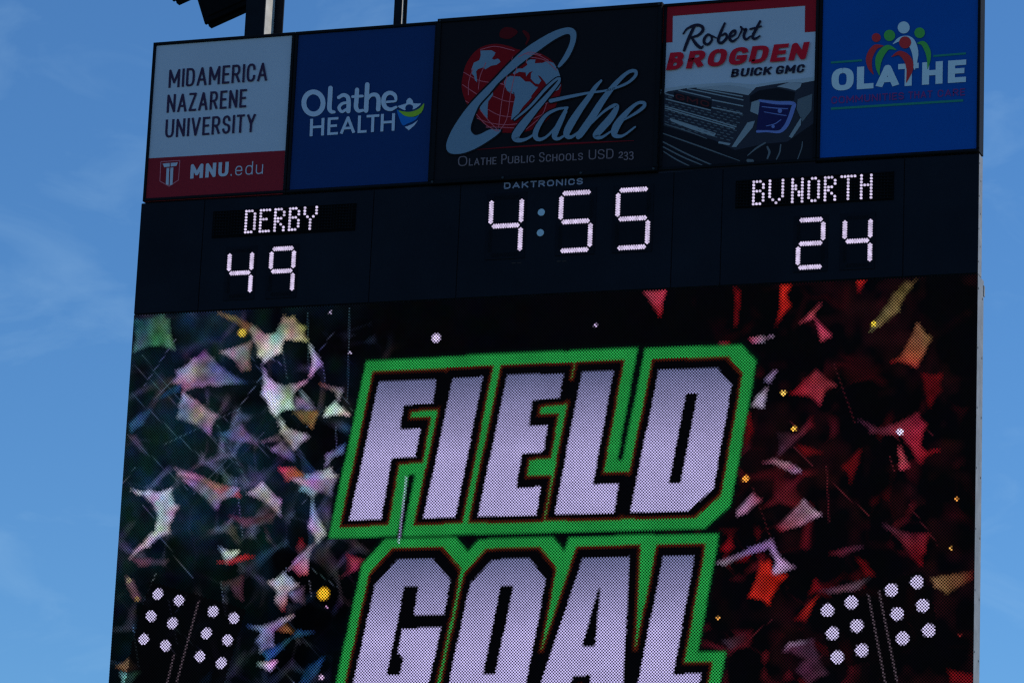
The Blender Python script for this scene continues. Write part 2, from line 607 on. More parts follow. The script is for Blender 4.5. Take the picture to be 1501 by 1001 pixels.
q.brush(K1((1245, 501, 15), (1275, 498, 15), (1300, 494, 15), (1297, 468, 22), (1273, 455, 23), (1249, 468, 25), (1241, 497, 26), (1250, 525, 25), (1275, 536, 21), (1303, 525, 16)), grow=-1.1)
q.obj('lettering', PALE, p)
a, b_ = K1((880, 668), (1293, 640))
Print(y - 0.002).text('HEALTH', a, b_, (0.9, -25.6), 4.3, 0.17, 0.85, [K1((u_, 0), (v_, 0)) and (K1((u_, 0))[0][0], K1((v_, 0))[0][0]) for u_, v_ in ((880, 950), (966, 1018), (1028, 1102), (1114, 1158), (1156, 1218), (1226, 1295))]).obj('lettering', PALE, p)
q = Print(y - 0.002)
q.blob(T6((165, 455), (240, 425), (315, 400), (325, 345), (380, 300), (435, 345), (450, 395), (520, 402), (590, 405), (520, 470), (440, 512), (445, 470), (430, 435), (375, 418), (325, 435), (300, 480), (305, 525), (240, 505)), 4)
q.poly(T6((290, 830), (345, 815), (430, 780), (535, 708), (470, 800), (365, 892)))
q.obj('figure_emblem', PALE, p)
q = Print(y - 0.002)
q.blob(T6((145, 520), (200, 545), (260, 590), (330, 640), (420, 650), (500, 640), (560, 600), (500, 690), (420, 740), (340, 770), (260, 805), (200, 700)), 4)
q.obj('blue_swoosh', ink('swoosh_blue', (6, 48, 108)), p)
q = Print(y - 0.0035)
q.blob(T6((180, 530), (280, 550), (380, 555), (480, 530), (570, 480), (645, 400), (630, 500), (580, 580), (480, 635), (380, 645), (290, 625), (220, 575)), 4)
q.obj('green_swoosh', ink('swoosh_green', (50, 88, 30)), p)

# --- fourth: car dealer panel
p, y = panel(X34 + 0.003, X45 - 0.003, 'white and red car dealer panel with a dark pickup truck picture', WHITE)
DRED = ink('dealer_red', (80, 9, 25))
INKB = ink('ink_black', (8, 12, 28))
q = Print(y - 0.001)
q.poly(K3((40, 40), (920, -18), (920, 179), (846, 184), (848, 34), (101, 92), (99, 240), (40, 244)))
q.obj('red_border', ink('border_red', (56, 9, 21)), p)
TR = {k: ink('truck_' + k, c) for k, c in dict(dark=(12, 20, 34), deep=(5, 9, 18), hood=(52, 74, 98), soft=(58, 82, 108), grey=(30, 47, 65), chrome=(46, 68, 90), badge=(26, 13, 21), lamp=(36, 58, 110), lampin=(7, 12, 46), mid=(32, 48, 65)).items()}
q = Print(y - 0.001)
q.poly(T8((-2, 190), (60, 158), (240, 128), (330, 122), (560, 150), (830, 195), (900, 120), (1060, 92), (1210, 72), (1345, 78), (1470, 55), (1470, 850), (1000, 880), (500, 910), (-30, 940), (-30, 200)))
q.obj('truck_body', TR['dark'], p)
q = Print(y - 0.002)
q.poly(T8((330, 124), (470, 108), (640, 98), (780, 118), (872, 146), (828, 196), (700, 172), (520, 148)))
q.poly(T8((1100, 112), (1220, 72), (1338, 82), (1326, 118), (1280, 150), (1200, 130)))
q.obj('bonnet_highlight', TR['hood'], p)
q = Print(y - 0.0008)
q.poly(T8((-30, 190), (-30, 140), (200, 105), (420, 85), (640, 72), (880, 92), (1120, 60), (1470, 20), (1470, 80), (1000, 130), (500, 150)))
q.obj('bonnet_haze', TR['soft'], p)
q = Print(y - 0.002)
q.poly(T8((845, 200), (930, 150), (1100, 125), (1275, 165), (1265, 245), (1100, 240), (950, 228), (840, 260)))
q.poly(T8((-6, 480), (500, 625), (700, 720), (980, 660), (1200, 640), (1470, 450), (1470, 850), (900, 885), (480, 910), (-30, 930)))
q.obj('truck_shadow_area', TR['deep'], p)
q = Print(y - 0.003)
for a_, b__ in (((335, 128), (775, 208)), ((240, 132), (782, 242)), ((160, 148), (470, 222)), ((30, 180), (115, 205)), ((480, 240), (780, 300)), ((478, 312), (772, 372)), ((40, 232), (470, 340)), ((30, 300), (715, 498)), ((30, 320), (700, 515))):
    (m0, m1) = T8(a_, b__)
    q.line(m0, m1, 1.7)
q.obj('grille_bars', TR['chrome'], p)
q = Print(y - 0.003)
q.STEP = 0.00001
for row in range(13):
    for k in range(14):
        x_ = 30 + k * 62 + (31 if row % 2 else 0)
        y_ = 170 + row * 27 + x_ * 0.245
        if x_ > 760 - row * 9 or y_ - x_ * 0.245 > 470 or y_ < 140 + x_ * 0.16 or (100 < x_ < 475 and 150 + x_ * .24 < y_ < 232 + x_ * .24):
            continue
        m0, m1 = T8((x_, y_), (x_ + 36, y_ + 9))
        q.line(m0, m1, 1.3)
q.obj('grille_mesh', TR['grey'], p)
q = Print(y - 0.0035)
q.poly(T8((118, 165), (478, 250), (468, 328), (108, 240)))
q.obj('grille_badge', TR['deep'], p)
a, b_ = T8((130, 232), (452, 312))
Print(y - 0.0045).text('GMC', a, b_, (0.4, -8.6), 2.4, 0.18, 0.7).obj('badge_lettering', TR['badge'], p)
for pc in (((860, 262), (942, 234), (922, 384), (846, 350)), ((820, 456), (892, 440), (868, 505), (712, 690), (668, 690)), ((75, 412), (280, 478), (520, 560), (500, 592), (280, 520), (90, 445)), ((545, 635), (660, 655), (645, 675), (540, 655)), ((1335, 400), (1330, 480), (1245, 605), (1216, 592))):
    Print(y - 0.004).poly(T8(*pc)).obj('chrome_trim', TR['chrome'], p)
q = Print(y - 0.004)
q.poly(T8((1300, 235), (1440, 182), (1432, 340), (1345, 450), (1290, 330)))
q.obj('wing_panel', TR['grey'], p)
q = Print(y - 0.004)
for a_ in (((10, 560, 10), (380, 690, 13), (745, 822, 6)), ((10, 640, 12), (250, 762, 14), (485, 864, 10)), ((15, 690, 12), (200, 785, 13), (400, 868, 9)), ((20, 735, 10), (140, 810, 12), (270, 874, 9)), ((30, 470, 9), (260, 545, 10), (430, 610, 6)),
           ((990, 650, 14), (900, 705, 16), (822, 772, 8)), ((825, 820, 30), (866, 824, 30)), ((1138, 668, 12), (1128, 740, 14), (1098, 806, 12)), ((1345, 640, 8), (1338, 700, 10), (1300, 806, 8)), ((1010, 690, 18), (1030, 740, 22), (1010, 800, 14))):
    Print(y - 0.004).brush(T8(*a_), 4).obj('bumper_line', TR['mid'], p)
q = Print(y - 0.005)
q.brush(T8((938, 248, 22), (1100, 268, 32), (1255, 275, 36), (1252, 330, 40), (1222, 420, 40), (1180, 500, 38), (1120, 545, 28), (1010, 540, 20), (915, 542, 26)), 6)
q.obj('headlight_ring', TR['lamp'], p)
q = Print(y - 0.0045)
q.poly(T8((938, 255), (1230, 280), (1210, 400), (1160, 505), (1100, 530), (905, 535)))
q.obj('headlight_lens', TR['lampin'], p)
q = Print(y - 0.0055)
q.brush(T8((960, 305, 8), (1100, 320, 10), (1205, 325, 8)), 4)
q.brush(T8((980, 355, 6), (1120, 380, 8), (1190, 390, 8)), 4)
q.brush(T8((1000, 490, 7), (1080, 470, 9), (1140, 430, 8)), 4)
q.circle(T8((1130, 345))[0], 3.2)
q.circle(T8((1065, 495))[0], 2.4)
q.obj('headlight_bulbs', TR['lamp'], p)
# lettering of the dealer
q = Print(y - 0.006)
for a_ in (((165, 286, 13), (180, 245, 15), (203, 190, 15), (222, 152, 12)),
           ((160, 192, 7), (183, 163, 9), (228, 144, 14), (262, 149, 15), (271, 172, 15), (245, 200, 12), (203, 214, 9)),
           ((206, 212, 10), (232, 250, 16), (258, 271, 14), (272, 262, 6)),
           ((322, 207, 9), (300, 197, 11), (279, 220, 14), (280, 246, 14), (302, 251, 12), (321, 228, 11), (320, 206, 9), (346, 216, 5)),
           ((394, 134, 10), (371, 186, 14), (357, 232, 14), (376, 244, 13), (404, 216, 12), (399, 192, 11), (376, 202, 7)),
           ((424, 214, 7), (452, 194, 10), (452, 174, 11), (431, 186, 13), (421, 218, 14), (439, 235, 12), (470, 214, 6)),
           ((470, 214, 5), (490, 172, 9), (484, 153, 8), (500, 168, 9), (514, 168, 13), (505, 190, 14), (503, 212, 14), (516, 224, 11), (540, 206, 6)),
           ((594, 122, 11), (572, 165, 14), (551, 208, 14), (565, 221, 12), (592, 205, 7)), ((538, 166, 9), (600, 150, 7))):
    q.brush(K3(*a_), 6, 0.7)
q.obj('script_lettering', INKB, p)
a, b_ = K3((62, 398), (850, 336))
Print(y - 0.0125).text('BROGDEN', a, b_, (6.4, -25.6), 8.9, 0.12, 0.66, [(K3((u_, 0))[0][0], K3((v_, 0))[0][0]) for u_, v_ in ((62, 152), (174, 270), (288, 392), (408, 510), (526, 628), (648, 734), (752, 850))]).obj('lettering', DRED, p)
for wd_, a, b_ in (('BUICK', (427, 438), (655, 423)), ('GMC', (678, 421), (840, 410))):
    a, b_ = K3(a, b_)
    Print(y - 0.007).text(wd_, a, b_, (2.6, -12.2), 3.9, 0.13, 0.62).obj('lettering', INKB, p)

# --- fifth: bright blue panel
BB = ink('bright_blue', (2, 34, 92))
p, y = panel(X45 + 0.003, PX1, 'bright blue communities panel with five curved figures over white lettering', BB)
G5, R5, W5 = ink('figure_green', (24, 78, 44)), ink('figure_red', (80, 22, 32)), ink('figure_white', (70, 102, 136))
a, b_ = K4((150, 516), (905, 464))
Print(y - 0.0015).text('OLATHE', a, b_, (0.5, -32.8), 10.4, 0.10, 0.74, [(K4((u_, 0))[0][0], K4((v_, 0))[0][0]) for u_, v_ in ((149, 274), (292, 386), (400, 529), (524, 640), (660, 776), (806, 908))]).obj('lettering', W5, p)
for wd_, a, b_ in (('COMMUNITIES', (148, 588), (558, 562)), ('THAT', (583, 560), (718, 552)), ('CARE', (748, 550), (903, 540))):
    a, b_ = K4(a, b_)
    Print(y - 0.0015).text(wd_, a, b_, (0.2, -10.6), 1.7, 0.18).obj('lettering', ink('dull_red', (40, 23, 70)), p)
q = Print(y - 0.0015)
for a_, b__, wd in (((146, 355), (322, 342), 3.0), ((724, 318), (908, 303), 3.0), ((146, 615), (893, 568), 3.4)):
    m0, m1 = K4(a_, b__)
    Print(y - 0.0015).line(m0, m1, wd).obj('green_rule', ink('rule_green', (10, 60, 66)), p)


def figure(nm, m, dep, head, r, body):
    q = Print(dep)
    q.circle(K4(head)[0], r / 3.851)
    q.brush(K4(*body), 8, roundcap=False)
    q.obj(nm, m, p)


figure('white_figure', W5, y - 0.003, (557, 157), 34, ((496, 250, 3), (540, 222, 26), (592, 232, 44), (620, 290, 38), (622, 350, 22), (618, 395, 6)))
figure('red_figure', R5, y - 0.0035, (402, 214), 25, ((442, 260, 4), (395, 270, 30), (363, 325, 36), (366, 380, 24), (386, 422, 3)))
figure('green_figure', G5, y - 0.0045, (477, 202), 32, ((516, 282, 3), (465, 270, 30), (422, 320, 40), (412, 380, 26), (420, 428, 3)))
figure('green_figure', G5, y - 0.0045, (647, 187), 30, ((634, 245, 5), (668, 248, 28), (693, 292, 32), (698, 340, 20), (692, 392, 3)))
figure('red_figure', R5, y - 0.0055, (565, 241), 34, ((488, 322, 3), (535, 302, 26), (578, 335, 44), (591, 390, 38), (572, 468, 3)))

# --- third: the black schools panel in the middle, a little larger and proud
BK = ink('schools_black', (4, 7, 14))
CG = ink('script_grey', (37, 63, 92))
CP = 0.035
p, y = panel(X23 + 0.004, X34 - 0.004, 'black schools panel with grey script lettering over a red apple globe', BK, CP, ZB - 0.012, ZTOP + 0.008, 0.034)
for bxx, bz in ((X23 + .03, ZTOP - .012), (X34 - .03, ZTOP - .012), (X23 + .03, ZB + .006), (X34 - .03, ZB + .006), (X23 + .68, ZB + .006), (X34 - .68, ZB + .006)):
    MB().disc((bxx, bz), 0.011, -CP - 0.012, -CP - 0.003, 8).obj('bolt', mat('dark_bolt', (0.05, 0.05, 0.055), rough=0.5, var=0.2, spec=0.1), p)
q = Print(y - 0.001)
q.blob(K2((206, 480), (205, 420), (230, 330), (290, 258), (370, 232), (450, 243), (500, 262), (570, 265), (650, 300), (700, 350), (722, 420), (722, 480), (690, 570), (640, 640), (560, 685), (480, 697), (380, 688), (290, 625), (235, 555)), 5)
q.obj('apple_globe', ink('globe_red', (45, 5, 12)), p)
q = Print(y - 0.001)
q.blob(K2((404, 196), (405, 165), (430, 145), (468, 148), (496, 168), (478, 190), (448, 206)), 5)
q.brush(K2((528, 166, 14), (546, 185, 22), (552, 205, 14), (540, 232, 8)))
q.obj('leaf_and_stalk', ink('leaf_red', (28, 5, 11)), p)
q = Print(y - 0.002)
for a_ in (((212, 380), (300, 425), (420, 440)), ((207, 445), (290, 500), (330, 520)), ((222, 530), (300, 575)), ((370, 430), (420, 445), (470, 455)), ((365, 505), (430, 530), (480, 535)), ((340, 575), (400, 605), (470, 615)), ((282, 620), (350, 645), (440, 655), (540, 640), (650, 590)), ((330, 668), (400, 668), (480, 672)),
           ((262, 360), (240, 430), (238, 500)), ((330, 330), (300, 400), (290, 470)), ((470, 300), (440, 400), (415, 520), (395, 680)), ((520, 280), (490, 360), (462, 480), (440, 620), (400, 690)), ((560, 265), (540, 330)), ((620, 290), (560, 275), (500, 300)), ((660, 320), (600, 290), (540, 285)), ((600, 560), (570, 620), (480, 690)), ((650, 540), (620, 610), (540, 680)), ((560, 570), (640, 545), (700, 520)), ((280, 600), (330, 655), (390, 690)), ((300, 580), (350, 640), (400, 690)), ((300, 262), (380, 245), (480, 268)), ((560, 300), (640, 318), (700, 370))):
    q.brush([c + (1.0,) for c in K2(*a_)], 5, roundcap=False)
q.obj('globe_grid', ink('grid_pink', (72, 42, 62)), p)
q = Print(y - 0.003)
q.poly(T1((285, 372), (420, 368), (470, 398), (452, 436), (425, 470), (450, 485), (500, 470), (522, 490), (530, 512), (480, 548), (420, 556), (345, 602), (320, 578), (255, 598), (232, 632), (238, 662), (240, 700), (245, 760), (218, 735), (210, 690), (182, 655), (176, 600), (205, 520), (272, 490), (290, 430)))
q.poly(T1((680, 650), (735, 592), (800, 592), (862, 545), (838, 500), (900, 480), (960, 482), (950, 528), (1050, 522), (1100, 498), (1180, 522), (1232, 600), (1262, 690), (1268, 800), (1240, 850), (1150, 890), (1100, 800), (1078, 760), (1020, 690), (985, 672), (1030, 740), (1000, 782), (955, 775), (900, 716), (905, 650), (930, 620), (880, 640), (845, 690), (838, 640), (760, 632), (700, 665)))
q.poly(T1((600, 705), (650, 682), (770, 690), (838, 752), (892, 752), (960, 812), (992, 818), (905, 930)) + T2((1120, 110), (1010, 230), (940, 340), (868, 385), (890, 240), (918, 110), (905, 42), (850, 50), (800, 10)) + T1((690, 905), (688, 880), (620, 868), (580, 802), (572, 758)))
q.poly(T2((470, 60), (560, 0), (645, 20), (648, 80), (590, 160), (582, 240), (580, 372), (545, 345), (505, 290), (482, 225)))
q.obj('continents', CG, p)
BIGO = [(720, 352), (765, 300), (795, 235), (804, 190), (798, 162), (775, 147), (740, 148), (680, 168), (600, 212), (520, 268), (440, 345), (370, 420), (300, 490), (235, 560), (180, 635), (140, 705), (122, 760), (130, 795), (160, 808), (210, 804), (270, 782), (330, 748), (385, 710), (408, 684),
        (376, 678), (346, 681), (304, 702), (274, 709), (254, 692), (250, 666), (261, 628), (278, 585), (300, 545), (350, 490), (395, 436), (440, 396), (520, 330), (600, 272), (680, 215), (735, 186), (762, 180), (773, 194), (766, 235), (740, 290), (707, 345)]
SCRIPT = [((480, 628, 9), (560, 560, 13), (640, 470, 15), (695, 420, 13), (716, 412, 12)),
          ((716, 412, 12), (708, 436, 16), (655, 500, 22), (585, 580, 32), (520, 660, 42), (484, 716, 40), (502, 736, 24), (545, 728, 14), (592, 698, 9)),
          ((757, 565, 12), (700, 575, 14), (645, 605, 19), (605, 660, 26), (588, 708, 28), (606, 732, 20), (650, 715, 13), (710, 650, 13), (750, 588, 13)),
          ((754, 566, 14), (728, 622, 26), (697, 688, 31), (690, 720, 26), (715, 727, 15), (764, 694, 8)),
          ((934, 424, 12), (902, 460, 22), (870, 510, 27), (825, 572, 33), (775, 650, 39), (752, 703, 33), (775, 720, 18), (822, 688, 9)),
          ((669, 530, 20), (772, 507, 17), (858, 490, 13), (952, 477, 11), (1010, 462, 12), (1072, 436, 14), (1112, 400, 16), (1112, 374, 18), (1072, 382, 18), (1008, 442, 25), (943, 526, 32), (883, 620, 38), (825, 702, 36), (814, 718, 26)),
          ((872, 660, 7), (943, 590, 12), (996, 556, 18), (1016, 562, 24), (986, 616, 36), (930, 680, 38), (905, 712, 30), (935, 721, 16), (988, 688, 8)),
          ((1055, 629, 8), (1115, 594, 15), (1156, 562, 18), (1158, 541, 18), (1123, 543, 16), (1072, 586, 25), (1021, 650, 38), (1003, 692, 36), (1012, 713, 24), (1050, 711, 13), (1112, 666, 9))]
q = Print(y - 0.004)
bo = K2(*BIGO)
q.stroke(crom(bo, 3, True) + [bo[0]], 5.0)
q.obj('script_shadow_edge', BK, p)
q = Print(y - 0.0045)
q.poly(crom(bo, 4, True))
q.obj('script_capital', CG, p)
q = Print(y - 0.0055)
for a_ in SCRIPT:
    q.brush(K2(*a_), 8, 3.2)
q.obj('script_shadow_edge', BK, p)
q = Print(y - 0.0125)
for a_ in SCRIPT:
    q.brush(K2(*a_), 8)
q.obj('script_lettering', CG, p)
q = Print(y - 0.003)
q.brush(K2((270, 786, 2), (460, 772, 6), (700, 757, 9), (900, 747, 7), (1105, 738, 3)), 6)
q.obj('underline', ink('underline_red', (40, 6, 16)), p)
q = Print(y - 0.003)
SG = ink('small_capitals_grey', (40, 47, 64))


def base(x_):
    return 872 - (x_ - 183) * 0.0500


for word in ((('O', 183, 232, 52), ('LATHE', 240, 385, 38)), (('P', 410, 440, 51), ('UBLIC', 444, 584, 38)), (('S', 608, 637, 51), ('CHOOLS', 643, 838, 38)), (('USD', 868, 998, 51),), (('2', 1024, 1048, 34), ('3', 1050, 1075, 44), ('3', 1078, 1104, 44))):
    q = Print(y - 0.003)
    for s, x0, x1, h in word:
        dy = 12 if s == '3' else 0
        a, b_ = K2((x0, base(x0) + dy), (x1, base(x1) + dy))
        q.text(s, a, b_, (0.3, -h / 3.575), 1.75, 0.16, 0.8)
    q.obj('small_capitals', SG, p)

# ------------------------------------------------------------------ score cabinet
ZS0, ZS1 = ZT + 0.006, ZB - 0.016
YS = 0.010
t = thing('score_cabinet', 'dark navy score cabinet with lit white team names, clock and score digits', 'scoreboard', (3.8, 0.0, ZS0))
MB().box(0.0, 7.6, YS + 0.006, 0.150, ZS0, ZS1).obj('cabinet', ALU, t)
MB().box(0.0, 7.599, YS + 0.0038, YS + 0.0055, ZS0, ZS1).obj('backing_sheet', BLACK, t)
seams = [0.0] + [at(q_, 340).x for q_ in (297, 545, 672, 985, 1057, 1324)] + [7.6]
for a, b_ in zip(seams[:-1], seams[1:]):
    MB().bbox(a + (0.004 if a > 0 else -0.002), b_ - (0.004 if b_ < 7.5 else -0.0), YS - 0.004, YS + 0.0035, ZS0 + 0.004, ZS1 - 0.004, 0.002).obj('front_panel', NAVY, t)
YF = YS - 0.004                              # front of the sheet panels


def hexdots(pts, r, y0, y1, mb, n=6):
    for x_, z_ in pts:
        mb.disc((x_, z_), r, y0, y1, n)


FONT = {'D': '###. #..# #..# #..# #..# #..# #..# ###.', 'E': '#### #... #... ###. #... #... #... ####', 'R': '###. #..# #..# ###. ##.. #.#. #..# #..#',
        'B': '###. #..# #..# ###. #..# #..# #..# ###.', 'Y': '#...# #...# #...# .#.#. ..#.. ..#.. ..#.. ..#..', 'V': '#...# #...# #...# #...# #...# #...# .#.#. ..#..',
        'N': '#..# #..# ##.# ##.# #.## #.## #..# #..#', 'O': '.##. #..# #..# #..# #..# #..# #..# .##.', 'T': '##### ..#.. ..#.. ..#.. ..#.. ..#.. ..#.. ..#..',
        'H': '#..# #..# #..# #### #..# #..# #..# #..#', ' ': '. . . . . . . .'}


def name_display(word, corner, first, last, ncols):
    (ax, az), (bx_, bz) = XZ(*corner[0], YF), XZ(*corner[1], YF)
    nd = MB().box(ax, bx_, YF - 0.006, YF - 0.001, bz, az).obj('name_display', MASK, t)
    (fx, fz), (lx, lz) = XZ(*first, YF), XZ(*last, YF)
    ph = (lx - fx) / (ncols - 1)
    pv = ph * 0.985
    lv = MB()
    for k in range(9):
        z_ = fz + pv * (0.5 - k)
        if bz < z_ < az:
            lv.box(ax + 0.004, bx_ - 0.004, YF - 0.016, YF - 0.006, z_ - 0.002, z_ + 0.002)
    lv.obj('louvres', BLACK, nd, kind='stuff')
    on, x_ = [], 0
    for c in word:
        rows = FONT[c].split()
        for r_, row in enumerate(rows):
            for k, ch in enumerate(row):
                if ch == '#':
                    on.append((fx + ph * (x_ + k), fz - pv * r_))
        x_ += len(rows[0]) + (1 if c != ' ' else 0)
    mb = MB()
    hexdots(on, 0.0112, YF - 0.015, YF - 0.006, mb, 8)
    mb.obj('lit_leds', LEDNAME, nd, kind='stuff')
    off = MB()
    k0 = int((fx - ax) / ph)
    for k in range(-k0, int((bx_ - fx) / ph)):
        for r_ in range(8):
            x__, z__ = fx + ph * k, fz - pv * r_
            if min((abs(x__ - a_) + abs(z__ - b__)) for a_, b__ in on) > ph * 0.5:
                off.disc((x__, z__), 0.006, YF - 0.010, YF - 0.006, 6)
    off.obj('unlit_leds', LEDOFF, nd, kind='stuff')


name_display('DERBY', ((313, 311), (520.5, 338)), (362.1, 310.4), (465, 305.2), 25)
name_display('BV NORTH', ((1079, 265), (1310, 293)), (1105.5, 267.4), (1277.8, 257.4), 37)

SEG = {'0': 'abcdef', '2': 'abged', '4': 'fgbc', '5': 'afgcd', '9': 'abcfg'}


def digit(ch, ml, mr, hh, wd, lat):
    (x0, za), (x1, zb) = XZ(*ml, YF), XZ(*mr, YF)
    zm = (za + zb) / 2
    d = MB().bbox(x0 - wd, x1 + wd, YF - 0.006, YF - 0.001, zm - hh - wd, zm + hh + wd, 0.002).obj('digit', mat('digit_mask', (0.011, 0.012, 0.017), rough=0.7, var=0.2, spec=0.05), t)
    N = dict(TL=(x0, zm + hh), TR=(x1, zm + hh), ML=(x0, zm), MR=(x1, zm), BL=(x0, zm - hh), BR=(x1, zm - hh))
    for s, (a_, b__) in dict(a=('TL', 'TR'), b=('TR', 'MR'), c=('MR', 'BR'), d=('BL', 'BR'), e=('ML', 'BL'), f=('TL', 'ML'), g=('ML', 'MR')).items():
        A, B = np.array(N[a_]), np.array(N[b__])
        dd = (B - A) / np.linalg.norm(B - A)
        nn = np.array((-dd[1], dd[0]))
        ln = np.linalg.norm(B - A) - wd * 0.42
        C = (A + B) / 2
        pts = []
        m = int(ln / lat) + 2
        for row in (-1, 0, 1):
            o_ = row * (wd / 2 - 0.0085)
            for k in range(-m, m + 1):
                u_ = (k + (0.5 if row == 0 else 0)) * lat
                if abs(u_) <= ln / 2 - abs(o_) * 0.92 - 0.004:
                    pts.append(tuple(C + dd * u_ + nn * o_))
        mb = MB()
        lit = s in SEG[ch]
        hexdots(pts, 0.0092 if lit else 0.005, YF - 0.011, YF - 0.0062, mb, 6)
        mb.obj('segment', LEDWHITE if lit else LEDOFF, d, label='lit white LED segment' if lit else 'unlit dark LED segment')


C5, C6, C4, C7 = Crop(700, 260, 7.7), Crop(810, 260, 7.7), Crop(325, 350, 11.125), Crop(1155, 305, 9.536)
HC, HS = 0.2545, 0.2045
digit('4', C5((150, 556))[0], C5((492, 543))[0], HC, 0.0420, 0.0215)
digit('5', C6((93, 510))[0], C6((433, 492))[0], HC, 0.0420, 0.0215)
digit('5', C6((735, 476))[0], C6((1080, 460))[0], HC, 0.0420, 0.0215)
digit('4', C4((120, 568))[0], C4((484, 555))[0], HS, 0.0400, 0.0205)
digit('9', C4((803, 540))[0], C4((1168, 523))[0], HS, 0.0400, 0.0205)
digit('2', C7((148, 512))[0], C7((492, 485))[0], HS, 0.0400, 0.0205)
digit('4', C7((795, 470))[0], C7((1152, 457))[0], HS, 0.0400, 0.0205)
LENS = mat('unlit_colon_lens', (0.62, 0.72, 0.78), rough=0.35, var=0.08)
for c in ((793.8, 311.7), (792.4, 341.6)):
    x_, z_ = XZ(*c, YF)
    MB().disc((x_, z_), 0.0315, YF - 0.008, YF - 0.001, 24).obj('colon_lamp', LENS, t)
D8 = Crop(730, 255, 10.72)
a, b_ = D8((92, 240), (1332, 166))
Print(YF - 0.002).text('DAKTRONICS', a, b_, (0.25, -9.4), 1.9, 0.20).obj('maker_lettering', ink('maker_grey', (48, 68, 98)), t)
for c in ((757, 385.5), (823, 383)):
    for u_ in (-7, 1):
        Print(YF - 0.002).line((c[0] + u_, c[1] - u_ * 0.04), (c[0] + u_ + 6, c[1] - (u_ + 6) * 0.04), 1.6).obj('small_mark', ink('marks_grey', (14, 18, 25)), t)
for k in range(7):
    z_ = ZS0 + 0.10 + k * 0.14
    MB().box(7.6, 7.603, 0.03 + (k % 2) * 0.05, 0.04 + (k % 2) * 0.05, z_, z_ + 0.012).obj('side_rivet', BOLT, t)

# ------------------------------------------------------------------ video display
NX = 292
PITCH = 7.6 / NX
NZ = 162
ZV0 = ZT - PITCH * NZ - 0.01
YV = 0.006
t = thing('video_display', 'tall video display showing FIELD GOAL in green edged letters over coloured shards', 'video screen', (3.8, 0.0, ZV0))
MB().box(0.0, 7.6, YV + 0.012, 0.24, ZV0, ZT).obj('cabinet', ALU, t)
MB().box(0.0, 7.5985, YV + 0.002, YV + 0.0115, ZV0, ZT).obj('module_face', MASK, t)
for k in range(9):
    z_ = ZT - 0.12 - k * 0.5
    if z_ > ZV0 + 0.05:
        MB().box(7.6, 7.604, 0.035, 0.05, z_, z_ + 0.015).obj('side_rivet', BOLT, t)
        MB().box(7.6, 7.604, 0.19, 0.205, z_ - 0.05, z_ - 0.035).obj('side_rivet', BOLT, t)
MB().box(7.6, 7.606, 0.225, 0.262, ZT - 0.13, ZT - 0.04).obj('side_bracket', ALU, t)
ii, jj = np.meshgrid(np.arange(NX), np.arange(NZ * 2))
LX = (ii + 0.27 + 0.5 * (jj % 2)) * PITCH
LZ = -(jj + 0.5) * PITCH / 2 - 0.004         # below the top edge, relative to ZT
LX, LZ = LX.ravel(), LZ.ravel()


def brd(pts):
    return np.array([(lambda p_: (p_.x, p_.z - ZT))(at(c[0], c[1], YV)) for c in pts])


def inside(poly, X, Z):
    r_ = np.zeros(X.shape, bool)
    j = len(poly) - 1
    for i in range(len(poly)):
        (x1, z1), (x2, z2) = poly[i], poly[j]
        if z1 != z2:
            r_ ^= ((z1 > Z) != (z2 > Z)) & (X < (x2 - x1) * (Z - z1) / (z2 - z1) + x1)
        j = i
    return r_


def vnoise(X, Z, s, seed):
    g = np.random.default_rng(seed).random((64, 64))
    x_, z_ = X * s + 17.3, Z * s + 91.7
    xi, zi = np.floor(x_).astype(int), np.floor(z_).astype(int)
    fx, fz = x_ - xi, z_ - zi
    fx, fz = fx * fx * (3 - 2 * fx), fz * fz * (3 - 2 * fz)
    q_ = lambda a_, b__: g[a_ % 64, b__ % 64]
    return (q_(xi, zi) * (1 - fx) + q_(xi + 1, zi) * fx) * (1 - fz) + (q_(xi, zi + 1) * (1 - fx) + q_(xi + 1, zi + 1) * fx) * fz


FILL = 0.50
IMG = np.zeros((LX.size, 3))


def led(c):
    return np.array(lin(c))


# dark ground: teal on the left, nearly black in the middle, deep red on the right
nA = vnoise(LX, LZ, 2.2, 1) * 0.6 + vnoise(LX, LZ, 7, 2) * 0.4
nB = vnoise(LX, LZ, 3.1, 3) * 0.6 + vnoise(LX, LZ, 11, 4) * 0.4
wl = np.clip((2.4 - LX) / 1.2, 0, 1)[:, None] * np.clip((nA - 0.25) * 2.2, 0, 1)[:, None]
wr = np.clip((LX - 5.2) / 1.0, 0, 1)[:, None] * np.clip((nB - 0.50) * 2.6, 0, 1)[:, None]
IMG += wl * led((7, 24, 30)) + wl * np.clip((nB - 0.45) * 3, 0, 1)[:, None] * led((8, 20, 40)) + wr * led((24, 4, 5)) + led((3, 3, 5))

PAL = dict(w=(184, 178, 202), p=(150, 132, 164), g=(84, 132, 108), b=(34, 80, 132), B=(26, 50, 82), o=(140, 92, 62), y=(136, 128, 80), v=(116, 100, 150), d=(66, 56, 72), r=(140, 16, 28), R=(84, 10, 16), k=(156, 54, 74), W=(182, 146, 186), f=(182, 32, 24), t=(84, 126, 152), m=(80, 46, 66), c=(34, 78, 100), n=(132, 100, 70))


